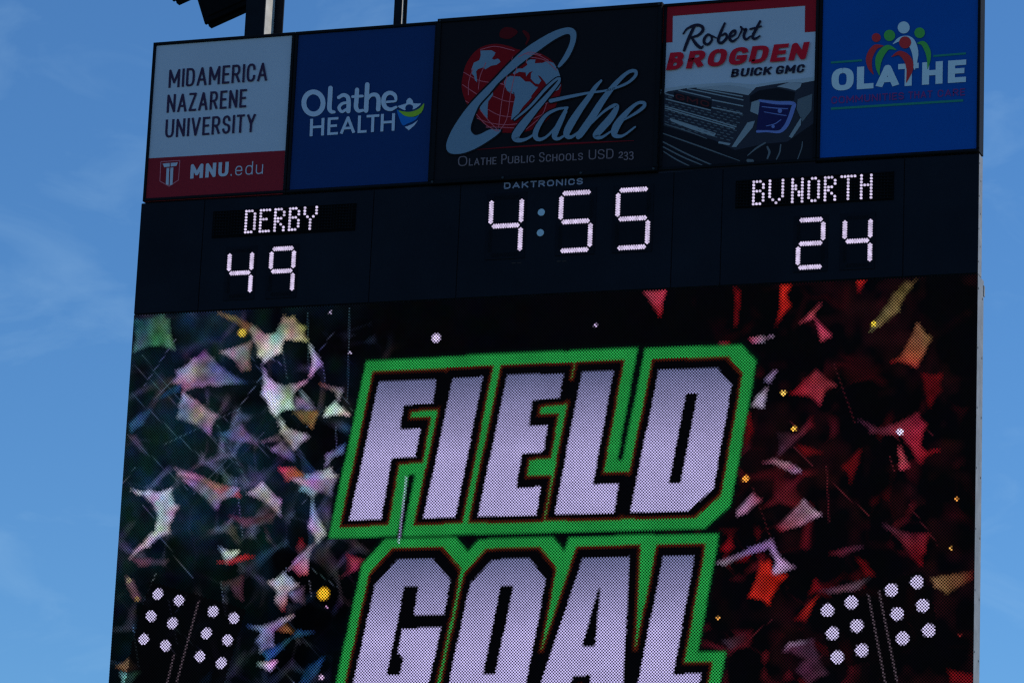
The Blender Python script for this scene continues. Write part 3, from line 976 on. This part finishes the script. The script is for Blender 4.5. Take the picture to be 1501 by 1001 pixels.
def shard(pts, c1, c2=None, pull=0.12, soft=0.013, gain=1.0):
    Q = brd(pts)
    cen = Q.mean(0)
    E_ = []
    for i in range(len(Q)):
        a_, b__ = Q[i], Q[(i + 1) % len(Q)]
        c_ = (a_ + b__) / 2 + (cen - (a_ + b__) / 2) * pull * 2
        for k in range(5):
            u_ = k / 5
            E_.append(a_ * (1 - u_) ** 2 + 2 * c_ * u_ * (1 - u_) + b__ * u_ * u_)
    E_ = np.array(E_)
    lo, hi = E_.min(0) - 0.03, E_.max(0) + 0.03
    s_ = np.where((LX > lo[0]) & (LX < hi[0]) & (LZ > lo[1]) & (LZ < hi[1]))[0]
    X, Z = LX[s_], LZ[s_]
    cov = np.zeros(X.shape)
    offs = [(0, 0), (soft, 0), (-soft, 0), (0, soft), (0, -soft), (soft, soft), (-soft, -soft), (soft, -soft), (-soft, soft)]
    for dx, dz in offs:
        cov += inside(E_, X + dx, Z + dz)
    cov /= len(offs)
    A = Q[0]
    far = Q[np.argmax(((Q - A) ** 2).sum(1))]
    ax_ = far - A
    u_ = np.clip(((X - A[0]) * ax_[0] + (Z - A[1]) * ax_[1]) / (ax_ @ ax_), 0, 1)[:, None]
    ca, cb = led(PAL[c1]), led(PAL[c2 or c1])
    colr = ca * (1 - u_) + cb * u_
    sh_ = (0.16 + 0.90 * vnoise(X, Z, 5.0, 21) + 0.50 * vnoise(X, Z, 16.0, 22))[:, None]
    colr = colr * sh_ * gain
    IMG[s_] = IMG[s_] * (1 - cov[:, None]) + colr * cov[:, None]


def dot(c, rpx, col, soft=0.2):
    q_ = brd([c])[0]
    rr_ = rpx / 168.0
    d_ = np.hypot((LX - q_[0]), (LZ - q_[1]) * 1.0) / rr_
    cov = np.clip((1.08 - d_) / soft, 0, 1)[:, None]
    IMG[:] = IMG * (1 - cov) + led(col) * cov


def ray(a_, b__, wpx, col, amt):
    q_ = brd([a_, b__])
    d_ = q_[1] - q_[0]
    l_ = np.linalg.norm(d_)
    d_ = d_ / l_
    s_ = (LX - q_[0][0]) * d_[0] + (LZ - q_[0][1]) * d_[1]
    e_ = np.abs((LX - q_[0][0]) * d_[1] - (LZ - q_[0][1]) * d_[0])
    cov = (np.clip(1.3 - e_ / (wpx / 168.0), 0, 1) * ((s_ > 0) & (s_ < l_)) * amt)[:, None]
    IMG[:] = IMG + led(col) * cov


# crumpled foil under the shards: star shaped glints where dark oval cells meet
for side in (0, 1):
    s_ = np.where(LX < 2.75 if side == 0 else LX > 4.9)[0]
    X, Z = LX[s_], LZ[s_]
    Xw = X + 0.10 * (vnoise(X, Z, 3.0, 41) - 0.5)
    Zw = Z + 0.10 * (vnoise(X, Z, 3.0, 42) - 0.5)
    cc = rng.random((190, 2)) * (2.9, 4.5) + ((0.0 if side == 0 else 4.8), -4.4)
    aa = rng.uniform(0.75, 1.3, 190)
    D_ = np.sort(np.hypot((Xw[:, None] - cc[None, :, 0]) * aa, (Zw[:, None] - cc[None, :, 1]) / aa), axis=1)[:, :3]
    star = np.clip(1 - (D_[:, 2] - D_[:, 0]) / 0.085, 0, 1) ** 0.8
    edge = np.clip(1 - (D_[:, 1] - D_[:, 0]) / 0.035, 0, 1)
    lit_ = np.clip((vnoise(X, Z, 4.5, 43) - 0.40) * 3.0, 0, 1)
    hue = vnoise(X, Z, 2.6, 44)[:, None]
    hue2 = vnoise(X, Z, 3.4, 45)[:, None]
    if side == 0:
        cr = led((126, 122, 160)) * (1 - hue) + led((24, 60, 104)) * hue
        cr = cr * (1 - np.clip(hue2 * 2.4 - 1.4, 0, 1)) + led((136, 92, 84)) * np.clip(hue2 * 2.4 - 1.4, 0, 1)
        amt = np.clip(star * lit_ * 0.42 + edge * lit_ * 0.05 + edge * 0.012, 0, 1) * np.clip((2.7 - X) / 0.6, 0, 1) * np.clip((-Z - 0.25) / 0.8, 0.25, 1)
    else:
        cr = led((112, 10, 16)) * (1 - hue) + led((120, 30, 46)) * hue
        amt = np.clip(star * lit_ * 0.34 + edge * lit_ * 0.03, 0, 1) * np.clip((X - 4.9) / 0.5, 0, 1) * np.clip((7.75 - X) / 1.3, 0.08, 1) * np.clip((-Z - 0.4) / 1.2, 0.12, 1)
    IMG[s_] += cr * amt[:, None]

IMG *= (1 - 0.72 * np.clip((-LZ - 1.9) / 0.6, 0, 1) * np.clip((2.6 - LX) / 0.5, 0, 1))[:, None]
for a_, b__ in (((150, 350), (560, 720)), ((190, 300), (700, 900)), ((130, 480), (480, 800)), ((120, 690), (420, 960)), ((520, 560), (820, 760)), ((560, 640), (720, 940)), ((300, 740), (680, 560)), ((880, 260), (905, 420)), ((1005, 90), (1010, 430)), ((1210, 70), (1200, 520))):
    m0, m1 = S1(a_, b__)
    ray(m0, m1, 1.4, (60, 78, 96), 0.28)
for k in range(46):
    left = k < 32
    cx, cy = (rng.uniform(180, 500), rng.uniform(480, 1000)) if left else (rng.uniform(1090, 1380), rng.uniform(520, 1000))
    an, ln_ = rng.choice((0.75, 0.9, 2.3, 1.45)) + rng.normal(0, 0.12), rng.uniform(25, 95)
    ray((cx, cy), (cx + ln_ * math.cos(an), cy + ln_ * math.sin(an)), 1.2, (88, 98, 130) if left else (92, 30, 40), rng.uniform(0.12, 0.34))
for S, c1, c2, pts in [
    (S1, 'c', 'g', ((155, 130), (300, 100), (330, 130), (360, 280), (255, 255), (150, 290))),
    (S1, 'y', 'w', ((890, 108), (940, 110), (1000, 165), (1010, 235), (892, 226), (880, 290), (790, 345), (762, 310), (735, 230), (700, 170), (725, 150), (790, 205), (850, 195))),
    (S1, 'y', 'n', ((555, 88), (650, 112), (735, 158), (700, 218), (660, 200), (690, 165))),
    (S1, 'p', 'n', ((570, 285), (735, 230), (725, 380), (685, 385), (640, 320))),
    (S1, 'p', 'b', ((340, 436), (360, 380), (440, 322), (505, 270), (540, 310), (600, 370), (720, 440), (570, 455), (480, 460), (400, 480))),
    (S1, 'b', 'b', ((400, 430), (330, 470), (250, 530), (320, 500), (380, 480))),
    (S1, 'w', 'v', ((390, 475), (470, 530), (570, 600), (530, 700), (470, 650), (360, 610), (372, 540))),
    (S1, 'w', 'p', ((1012, 240), (1080, 345), (1008, 425), (1030, 335))),
    (S1, 'p', 'w', ((780, 345), (800, 400), (870, 450), (1010, 425), (950, 470), (930, 530), (960, 572), (880, 575), (850, 610), (870, 660), (825, 580), (780, 490))),
    (S1, 'w', 'p', ((865, 600), (900, 660), (1000, 690), (1022, 700), (940, 770), (900, 720), (868, 680))),
    (S1, 'n', 'o', ((930, 580), (1000, 560), (1062, 580), (1030, 662), (980, 625))),
    (S1, 'v', 'v', ((940, 505), (990, 515), (1052, 570), (1000, 572), (940, 560))),
    (S1, 'o', 'p', ((1060, 440), (1182, 468), (1160, 532), (1140, 480))),
    (S1, 'w', 'W', ((1140, 528), (1216, 596), (1078, 602), (1100, 560))),
    (S1, 'k', 'o', ((860, 850), (940, 848), (990, 890), (900, 922))),
    (S1, 't', 'w', ((990, 890), (1050, 870), (1120, 850), (1152, 892), (1060, 962), (1030, 1000), (960, 962))),
    (S1, 'v', 't', ((1090, 790), (1192, 733), (1182, 780), (1130, 800), (1088, 852))),
    (S1, 'p', 'k', ((350, 850), (450, 880), (560, 930), (680, 960), (690, 1001), (560, 990), (480, 930), (360, 880))),
    (S1, 'v', 'B', ((820, 762), (880, 718), (942, 790), (952, 832), (890, 800))),
    (S1, 'd', 'B', ((120, 690), (160, 690), (230, 800), (290, 850), (180, 760))),
    (S1, 'c', 'B', ((130, 640), (180, 590), (250, 560), (200, 640), (130, 690))),
    (S1, 'p', 'd', ((760, 735), (860, 690), (890, 715), (800, 722))),
    (S1, 't', 'v', ((955, 460), (1000, 500), (1040, 560), (985, 520))),
    (S1, 'B', 'v', ((560, 690), (680, 640), (760, 735), (640, 720))),
    (S2, 'w', 'p', ((130, 50), (230, 62), (340, 48), (346, 90), (376, 140), (350, 190), (330, 270), (220, 340), (128, 402), (200, 320), (260, 260), (276, 180), (250, 120), (200, 80))),
    (S2, 'p', 'v', ((380, 0), (480, 20), (570, 80), (550, 100), (640, 40), (682, 50), (640, 90), (580, 112), (560, 160))),
    (S2, 'w', 'v', ((700, 75), (780, 18), (832, 80), (874, 110), (872, 192), (800, 120))),
    (S2, 'm', 'd', ((600, 180), (700, 200), (860, 168), (830, 222), (690, 242))),
    (S2, 't', 'w', ((1020, 78), (1042, 170), (1097, 280), (1050, 322), (1008, 240))),
    (S2, 'p', 'v', ((900, 0), (1150, 0), (1120, 92), (1040, 60), (960, 30))),
    (S2, 'p', 'W', ((1042, 318), (1010, 372), (900, 455), (955, 380), (1010, 335))),
    (S2, 'r', 'd', ((968, 290), (990, 330), (960, 380), (945, 340))),
    (S2, 'p', 'k', ((1010, 360), (1000, 470), (960, 480), (920, 440))),
    (S2, 'w', 'r', ((890, 458), (922, 490), (964, 520), (902, 560), (896, 620), (882, 664), (838, 600), (850, 550), (803, 505))),
    (S2, 'v', 'd', ((900, 560), (985, 530), (990, 620), (940, 600))),
    (S2, 't', 'w', ((568, 336), (622, 360), (682, 350), (640, 390), (604, 427), (588, 380))),
    (S2, 'k', 'r', ((560, 412), (650, 392), (700, 376), (745, 384), (620, 422))),
    (S2, 'm', 'd', ((690, 474), (686, 602), (650, 580), (622, 520), (556, 516))),
    (S2, 'w', 'b', ((945, 663), (870, 722), (832, 750), (836, 822), (770, 852), (748, 800), (772, 750), (690, 716), (780, 722), (880, 682))),
    (S2, 'o', 'o', ((848, 745), (890, 708), (937, 757))),
    (S2, 'b', 'B', ((770, 850), (830, 830), (920, 780), (1052, 745), (960, 738), (880, 830), (800, 900))),
    (S2, 't', 'W', ((738, 905), (862, 888), (820, 942))),
    (S2, 'b', 'B', ((1085, 866), (1050, 952), (1000, 1010), (955, 1010), (1000, 920))),
    (S2, 'k', 'm', ((1190, 368), (1284, 400), (1250, 442), (1128, 507), (1212, 450))),
    (S2, 'o', 'd', ((70, 920), (130, 880), (190, 930), (120, 945))),
    (S2, 't', 'g', ((86, 948), (192, 940), (150, 985), (135, 1030), (100, 1010))),
    (S2, 'B', 'B', ((460, 1002), (535, 938), (522, 1010))),
    (S2, 'm', 'R', ((1195, 360), (1215, 440), (1190, 480))),
    (S2, 'd', 'm', ((110, 470), (150, 500), (190, 600), (150, 590), (120, 520))),
    (S2, 'm', 'd', ((130, 390), (330, 400), (310, 425), (180, 430))),
    (S2, 'm', 'B', ((790, 230), (830, 320), (880, 370), (800, 300))),
    (S4, 'k', 'r', ((805, 65), (850, 60), (855, 72), (815, 80))),
    (S4, 'k', 'p', ((935, 45), (1000, 38), (1000, 62), (955, 65))),
    (K6, 'k', 'r', ((1208, 697), (1338, 693), (1308, 850), (1270, 790))),
    (S7, 'r', 'R', ((-10, 62), (20, 80), (5, 250), (-12, 280))),
    (S7, 'f', 'R', ((215, 55), (270, 55), (240, 100), (262, 160), (188, 270), (215, 150))),
    (S7, 'f', 'r', ((583, 35), (632, 35), (598, 97))),
    (S7, 'n', 'y', ((832, 36), (882, 30), (812, 130), (792, 190), (700, 265), (648, 292), (672, 240), (720, 180), (762, 110))),
    (S7, 'n', 'r', ((885, 233), (957, 320), (916, 400), (882, 472), (820, 440), (748, 440), (800, 410), (850, 320))),
    (S7, 'R', 'R', ((905, 490), (1007, 490), (1000, 570), (940, 672), (920, 560))),
    (S7, 'r', 'k', ((258, 592), (330, 520), (390, 468), (492, 550), (440, 570), (410, 652), (370, 610))),
    (S7, 'k', 'k', ((424, 138), (372, 210), (382, 225), (308, 247), (360, 195))),
    (S7, 'k', 'k', ((383, 223), (468, 310), (414, 337))),
    (S7, 'k', 'W', ((58, 320), (188, 308), (80, 347))),
    (S7, 'W', 'v', ((202, 468), (160, 547), (128, 525))),
    (S7, 'W', 'w', ((152, 558), (135, 662), (68, 657), (100, 600))),
    (S7, 'r', 'R', ((60, 660), (82, 780), (40, 862), (8, 800))),
    (S7, 'm', 'r', ((598, 720), (680, 758), (740, 748), (890, 678), (932, 740), (902, 850), (940, 890), (992, 868), (900, 942), (850, 850), (800, 792), (650, 782))),
    (S7, 'k', 'k', ((788, 828), (847, 952), (800, 967))),
    (S7, 'R', 'R', ((612, 858), (590, 940), (560, 992), (508, 950))),
    (S7, 'm', 'R', ((200, 780), (300, 790), (370, 700), (382, 740), (270, 842), (200, 902))),
    (S7, 'k', 'W', ((88, 932), (180, 908), (250, 928), (314, 968), (290, 982), (180, 930))),
    (S7, 'R', 'R', ((290, 840), (380, 860), (420, 880), (330, 900))),
    (S8, 'W', 'k', ((0, 215), (75, 128), (117, 160), (40, 222), (-4, 242))),
    (S8, 'W', 'r', ((310, 158), (392, 230), (290, 282), (190, 312), (178, 292))),
    (S8, 'v', 'W', ((45, 385), (160, 338), (200, 430), (274, 475), (148, 532), (187, 450), (150, 380), (60, 402))),
    (S8, 'f', 'f', ((110, 440), (150, 430), (165, 500), (232, 508), (160, 602), (150, 642), (53, 612))),
    (S8, 'R', 'r', ((-6, 420), (72, 408), (40, 447), (-4, 450))),
    (S8, 'm', 'r', ((653, 263), (760, 310), (884, 318), (862, 400), (846, 468), (800, 430), (750, 350))),
    (S8, 'm', 'd', ((365, 580), (480, 560), (614, 518), (562, 572), (420, 592))),
    (S8, 'r', 'R', ((360, 518), (384, 570), (326, 602))),
    (S8, 'f', 'R', ((372, 598), (312, 722), (263, 712), (330, 640))),
    (S8, 'n', 'R', ((880, 520), (1082, 488), (1086, 522), (960, 592), (900, 560))),
    (S8, 'm', 'm', ((188, 862), (230, 820), (350, 798), (382, 880), (422, 960), (330, 1010), (268, 942), (320, 890), (240, 850))),
    (S8, 'R', 'R', ((960, 938), (1084, 960), (1084, 1020), (980, 992))),
    (S8, 'k', 'v', ((198, 0), (262, 8), (294, 40), (250, 32))),
    (S8, 'R', 'R', ((540, 418), (592, 450), (634, 512), (590, 512))),
    (S8, 'R', 'R', ((500, 10), (560, -20), (520, 90))),
    (S8, 'k', 'r', ((740, 0), (790, 5), (760, 30))),
    (S8, 'R', 'm', ((400, 410), (520, 380), (600, 370), (480, 420))),
    (S8, 'W', 'd', ((205, 855), (240, 815), (345, 800), (330, 815), (245, 832))),
    (S6, 'W', 'v', ((1110, 272), (1200, 240), (1400, 150), (1425, 180), (1280, 230), (1160, 287))),
    (S6, 'r', 'R', ((1140, 192), (1210, 108), (1232, 170), (1190, 202))),
    (S6, 'd', 'R', ((1160, 745), (1300, 690), (1340, 740), (1200, 800))),
]:
    dim = 1.0 if S not in (S7, S8, S6) else 0.80
    shard(S(*pts), c1, c2, gain=dim)
# the foil breaks the light into tints
for ch, sd_ in ((0, 51), (1, 52), (2, 53)):
    amp = np.where(LX < 3.8, 0.75, 0.35)
    IMG[:, ch] *= 1 + amp * (vnoise(LX, LZ, 7.0, sd_) - 0.5) + 0.4 * amp * (vnoise(LX, LZ, 22.0, sd_ + 5) - 0.5)

# flood light pictures on both sides: black heads with twelve bright lamps
def lights(S, quad, cs, r_, post):
    Q = brd(S(*quad))
    m_ = inside(Q, LX, LZ)
    IMG[m_] = led((3, 3, 4)) + IMG[m_] * 0.10
    for a_, b__ in post:
        m0, m1 = S(a_, b__)
        ray(m0, m1, 1.6, (78, 66, 76), 0.6)
    for c in cs:
        dot(S(c)[0], r_ / S.k * 0.90, (172, 164, 200))


lights(S2, ((235, 505), (700, 640), (590, 1010), (110, 1010), (150, 780)), ((271, 566), (374, 598), (238, 674), (342, 708), (202, 786), (308, 818), (540, 651), (641, 684), (508, 758), (611, 791), (476, 870), (580, 902)), 31, (((470, 600), (360, 1005)), ((350, 860), (315, 1005))))
lights(S8, ((365, 640), (610, 560), (830, 490), (880, 560), (930, 800), (740, 860), (740, 1010), (640, 1010), (600, 900), (440, 940)), ((415, 667), (524, 631), (437, 773), (549, 739), (459, 882), (571, 850), (707, 575), (823, 539), (733, 684), (850, 646), (758, 795), (877, 759)), 32, (((600, 590), (680, 1005)), ((650, 580), (735, 1005))))
for S, c, r_, col in ((S2, (1078, 565), 34, (236, 178, 40)), (S2, (1094, 630), 10, (150, 110, 150)), (S2, (1068, 972), 14, (190, 160, 200)), (S3, (469, 46), 22, (206, 190, 232)), (S3, (98, 108), 8, (150, 140, 170)), (S7, (228, 588), 15, (240, 190, 90)), (S7, (280, 762), 14, (240, 180, 70)), (S7, (670, 250), 14, (220, 190, 60)), (S7, (800, 778), 17, (230, 220, 250)), (S8, (40, 67), 17, (235, 150, 60)), (S8, (1003, 160), 10, (200, 130, 60)), (S8, (978, 385), 9, (190, 140, 70)), (S6, (1133, 607), 14, (200, 140, 70)), (S1, (1115, 93), 11, (140, 130, 160)), (S1, (1212, 290), 10, (150, 140, 170)), (S1, (685, 193), 24, (190, 165, 60)), (S2, (130, 500), 16, (120, 110, 90)), (S2, (170, 590), 15, (120, 95, 60)), (S8, (1020, 782), 9, (90, 24, 24))):
    dot(S(c)[0], r_ / S.k, col, 0.5)
dot((873, 477), 3.4, (170, 150, 190), 0.6)
dot((1318, 633), 4, (200, 190, 230), 0.6)

# the words
FIELD = [S3((222, 235), (470, 226), (455, 327), (330, 336), (312, 440), (402, 434), (380, 555), (278, 562), (232, 825), (95, 830)),
         S3((540, 220), (672, 212), (552, 815), (415, 822)),
         S3((775, 207)) + S4((135, 199), (119, 302)) + S3((885, 315), (869, 422), (952, 420), (932, 535), (840, 543), (814, 692)) + S4((38, 685), (19, 810)) + S3((650, 813)),
         S4((215, 195), (352, 187), (262, 677), (373, 671), (354, 800), (97, 804)),
         S4((545, 183), (800, 177), (862, 248), (782, 695), (675, 790), (425, 796)),
         S4((665, 288), (716, 285), (640, 669), (589, 672))]
GOAL = [S5((430, 245), (640, 240), (748, 372), (712, 580), (527, 582), (553, 408), (468, 412), (362, 950), (440, 948), (463, 848), (428, 815), (455, 672), (690, 660), (612, 1030), (555, 1078), (220, 1086), (152, 1024), (290, 400)),
        S5((1005, 248), (1228, 240), (1330, 368), (1207, 1015), (1135, 1074), (805, 1082), (735, 1015), (868, 398)),
        S5((1055, 408), (1132, 405), (1022, 946), (948, 950)),
        S6((310, 235), (595, 228), (549, 1082), (345, 1087), (357, 950), (250, 955), (213, 1090), (20, 1097)),
        S6((405, 418), (416, 425), (383, 776), (303, 780)),
        S6((800, 225), (990, 222), (860, 947), (1032, 940), (1005, 1078), (625, 1088))]
SH = 0.165
CE = 0.006
gx = np.arange(1.5, 6.2, CE)
gz = np.arange(-4.2, -0.1, CE)
GX, GZ = np.meshgrid(gx, gz)


def sheared(pts):
    q_ = brd(pts)
    q_[:, 0] -= SH * (q_[:, 1] + 1.5)
    return q_


def maskof(L_):
    m_ = np.zeros(GX.shape, bool)
    for pl in L_:
        q_ = sheared(pl)
        lo, hi = q_.min(0), q_.max(0)
        x0_, x1_ = np.searchsorted(gx, (lo[0] - .02, hi[0] + .02))
        z0_, z1_ = np.searchsorted(gz, (lo[1] - .02, hi[1] + .02))
        m_[z0_:z1_, x0_:x1_] ^= inside(q_, GX[z0_:z1_, x0_:x1_], GZ[z0_:z1_, x0_:x1_])
    return m_


def dil(m_, l_, r_, u_, d_):
    l_, r_, u_, d_ = [int(round(v / CE)) for v in (l_, r_, u_, d_)]
    c_ = np.cumsum(np.pad(m_.astype(int), ((0, 0), (r_ + 1, l_)), mode='constant'), axis=1)
    m1 = (c_[:, r_ + l_ + 1:] - c_[:, :-(r_ + l_ + 1)]) > 0
    c_ = np.cumsum(np.pad(m1.astype(int), ((u_ + 1, d_), (0, 0)), mode='constant'), axis=0)
    return (c_[u_ + d_ + 1:, :] - c_[:-(u_ + d_ + 1), :]) > 0


def blur(a_, n_):
    a_ = a_.astype(float)
    for ax_ in (0, 1):
        k_ = 2 * n_ + 1
        pw = [(0, 0), (0, 0)]
        pw[ax_] = (n_ + 1, n_)
        c_ = np.cumsum(np.pad(a_, pw, mode='edge'), axis=ax_)
        a_ = (c_[k_:] - c_[:-k_]) / k_ if ax_ == 0 else (c_[:, k_:] - c_[:, :-k_]) / k_
    return a_


LXS = LX - SH * (LZ + 1.5)
ix = np.clip(((LXS - gx[0]) / CE).round().astype(int), 0, len(gx) - 1)
iz = np.clip(((LZ - gz[0]) / CE).round().astype(int), 0, len(gz) - 1)
inb = ((LXS > gx[0]) & (LXS < gx[-1]) & (LZ > gz[0]) & (LZ < gz[-1])).astype(float)


def samp(m_, n_=1):
    return (blur(m_, n_)[iz, ix] * inb)[:, None]


words = [maskof(FIELD), maskof(GOAL)]
allm = words[0] | words[1]
tone = 0.86 + 0.28 * vnoise(LX, LZ, 5, 31)[:, None]
soft_edge = dil(words[0], .18, .20, .215, .165) | dil(words[1], .18, .20, .20, .165)
c_ = samp(soft_edge, 3)
IMG = IMG * (1 - c_ * 0.85) + led((2, 14, 10)) * c_ * 0.85
gm = dil(words[0], .155, .175, .190, .150) | dil(words[1], .155, .175, .175, .150)
c_ = samp(gm, 2)
IMG = IMG * (1 - c_) + led((28, 126, 56)) * tone * c_
rm = dil(allm, .080, .078, .098, .060)
bm_ = dil(allm, .062, .062, .076, .042) | (rm & ~dil(gm & ~rm, .03, .03, .03, .03))   # gaps too narrow for green stay black
c_ = samp(rm, 1)
IMG = IMG * (1 - c_) + led((66, 24, 10)) * c_
c_ = samp(bm_, 2)
IMG = IMG * (1 - c_) + led((3, 3, 5)) * c_
for wm, zt_, zb_ in ((words[0], None, None), (words[1], None, None)):
    rows = np.where(wm.any(1))[0]
    z0_, z1_ = gz[rows[0]], gz[rows[-1]]
    u_ = np.clip((LZ - z0_) / (z1_ - z0_), 0, 1)[:, None]      # 1 at the top of the word
    k_ = np.clip((u_ - 0.45) / 0.55, 0, 1)
    colr = led((162, 154, 200)) * (1 - k_) + led((88, 92, 128)) * k_
    c_ = samp(wm, 1)
    IMG = IMG * (1 - c_) + colr * tone ** 0.5 * c_

ray((596, 698), (584.5, 796), 2.0, (128, 122, 164), 0.8)
IMG = IMG * (0.93 + 0.14 * rng.random((LX.size, 1))) / FILL
hs = math.sqrt(FILL * PITCH * PITCH / 2) / 2
N_ = LX.size
V = np.empty((N_, 4, 3), np.float32)
off = origin(t)
for k, (sx, sz) in enumerate(((-1, -1), (1, -1), (1, 1), (-1, 1))):
    V[:, k, 0] = LX + sx * hs - off.x
    V[:, k, 1] = YV - 0.002 - off.y
    V[:, k, 2] = LZ + ZT + sz * hs - off.z
me = bpy.data.meshes.new('led_pixels')
me.vertices.add(N_ * 4)
me.vertices.foreach_set('co', V.ravel())
me.loops.add(N_ * 4)
me.loops.foreach_set('vertex_index', np.arange(N_ * 4, dtype=np.int32))
me.polygons.add(N_)
me.polygons.foreach_set('loop_start', np.arange(0, N_ * 4, 4, dtype=np.int32))
me.update(calc_edges=True)
ca = me.attributes.new('led', 'FLOAT_COLOR', 'FACE')
ca.data.foreach_set('color', np.concatenate([IMG, np.ones((N_, 1))], 1).astype(np.float32).ravel())
LM = bpy.data.materials.new('video_led')
LM.use_nodes = True
n = LM.node_tree
n.nodes.clear()
o_ = n.nodes.new('ShaderNodeOutputMaterial')
e_ = n.nodes.new('ShaderNodeEmission')
a_ = n.nodes.new('ShaderNodeAttribute')
a_.attribute_name = 'led'
n.links.new(a_.outputs['Color'], e_.inputs['Color'])
n.links.new(e_.outputs['Emission'], o_.inputs['Surface'])
LM.cycles.emission_sampling = 'NONE'
me.materials.append(LM)
lo_ = bpy.data.objects.new('led_pixels', me)
COL.objects.link(lo_)
lo_.parent = t
lo_['kind'] = 'stuff'

# ------------------------------------------------------------------ beams that carry the cabinets
for z_, y0, lab in ((ZT + 2.2, ADD, 'dark mounting beam behind the tops of the advertising panels'), (ZT + 1.25, ADD, 'dark mounting beam behind the feet of the advertising panels'), (ZT + 0.5, 0.150, 'dark mounting beam behind the score cabinet')):
    m_ = thing('mounting_beam', lab, 'beam', (3.8, (y0 + YC) / 2, z_), 'beams carrying the cabinets')
    MB().box(0.25, 7.35, y0, YC, z_ - 0.06, z_ + 0.06).obj('beam_body', DARKSTEEL, m_)
    for xe in (0.25, 7.35):
        MB().box(xe - 0.006, xe + 0.006, y0 + 0.002, YC - 0.002, z_ - 0.075, z_ + 0.075).obj('end_plate', DARKSTEEL, m_)

# ------------------------------------------------------------------ loudspeakers on the left column
def speaker(corner, rot, w_, h_, yb, label):
    c = at(corner[0], corner[1], yb)
    t_ = thing('loudspeaker', label, 'loudspeaker', tuple(c), 'loudspeakers beside the left column')
    M = Matrix.Translation(c) @ Matrix.Rotation(-rot, 4, 'Y')
    MB().bbox(0, w_, 0, 0.038, 0, h_, 0.006, M).obj('front_baffle', SPK, t_)
    MB().bbox(0.05, w_ - 0.05, -0.012, -0.001, 0.05, h_ - 0.05, 0.005, M).obj('grille', mat('speaker_grille', (0.008, 0.008, 0.009), rough=0.8, var=0.3, scale=60, spec=0.02), t_)
    MB().box(0.02, w_ - 0.02, 0.039, 0.10, -0.025, h_ - 0.02, M).obj('enclosure', SPK, t_)
    MB().box(0.16, w_ - 0.16, 0.101, 0.30, 0.24, h_ - 0.16, M).obj('rear_housing', SPK, t_)
    return t_


speaker((299.8, 35.2), R(20.5), 0.62, 1.0, 0.70, 'black tilted loudspeaker beside the heavy dark column, nearest to it')
speaker((252.5, 1.2), R(20.5), 0.55, 0.9, 0.75, 'black tilted loudspeaker whose lower corner peeks out beyond the other loudspeaker')
MB_ARM = thing('speaker_arm', 'dark steel arm carrying the black loudspeakers from the heavy column', 'bracket', (COLX, 0.88, ZT + 4.0))
MB().box(COLX - 1.6, COLX + 0.1, 1.01, 1.09, ZT + 3.95, ZT + 4.03).obj('arm_tube', DARKSTEEL, MB_ARM)
MB().box(COLX - 0.08, COLX + 0.08, YC + 0.431, 1.009, ZT + 3.93, ZT + 4.05).obj('clamp', DARKSTEEL, MB_ARM)
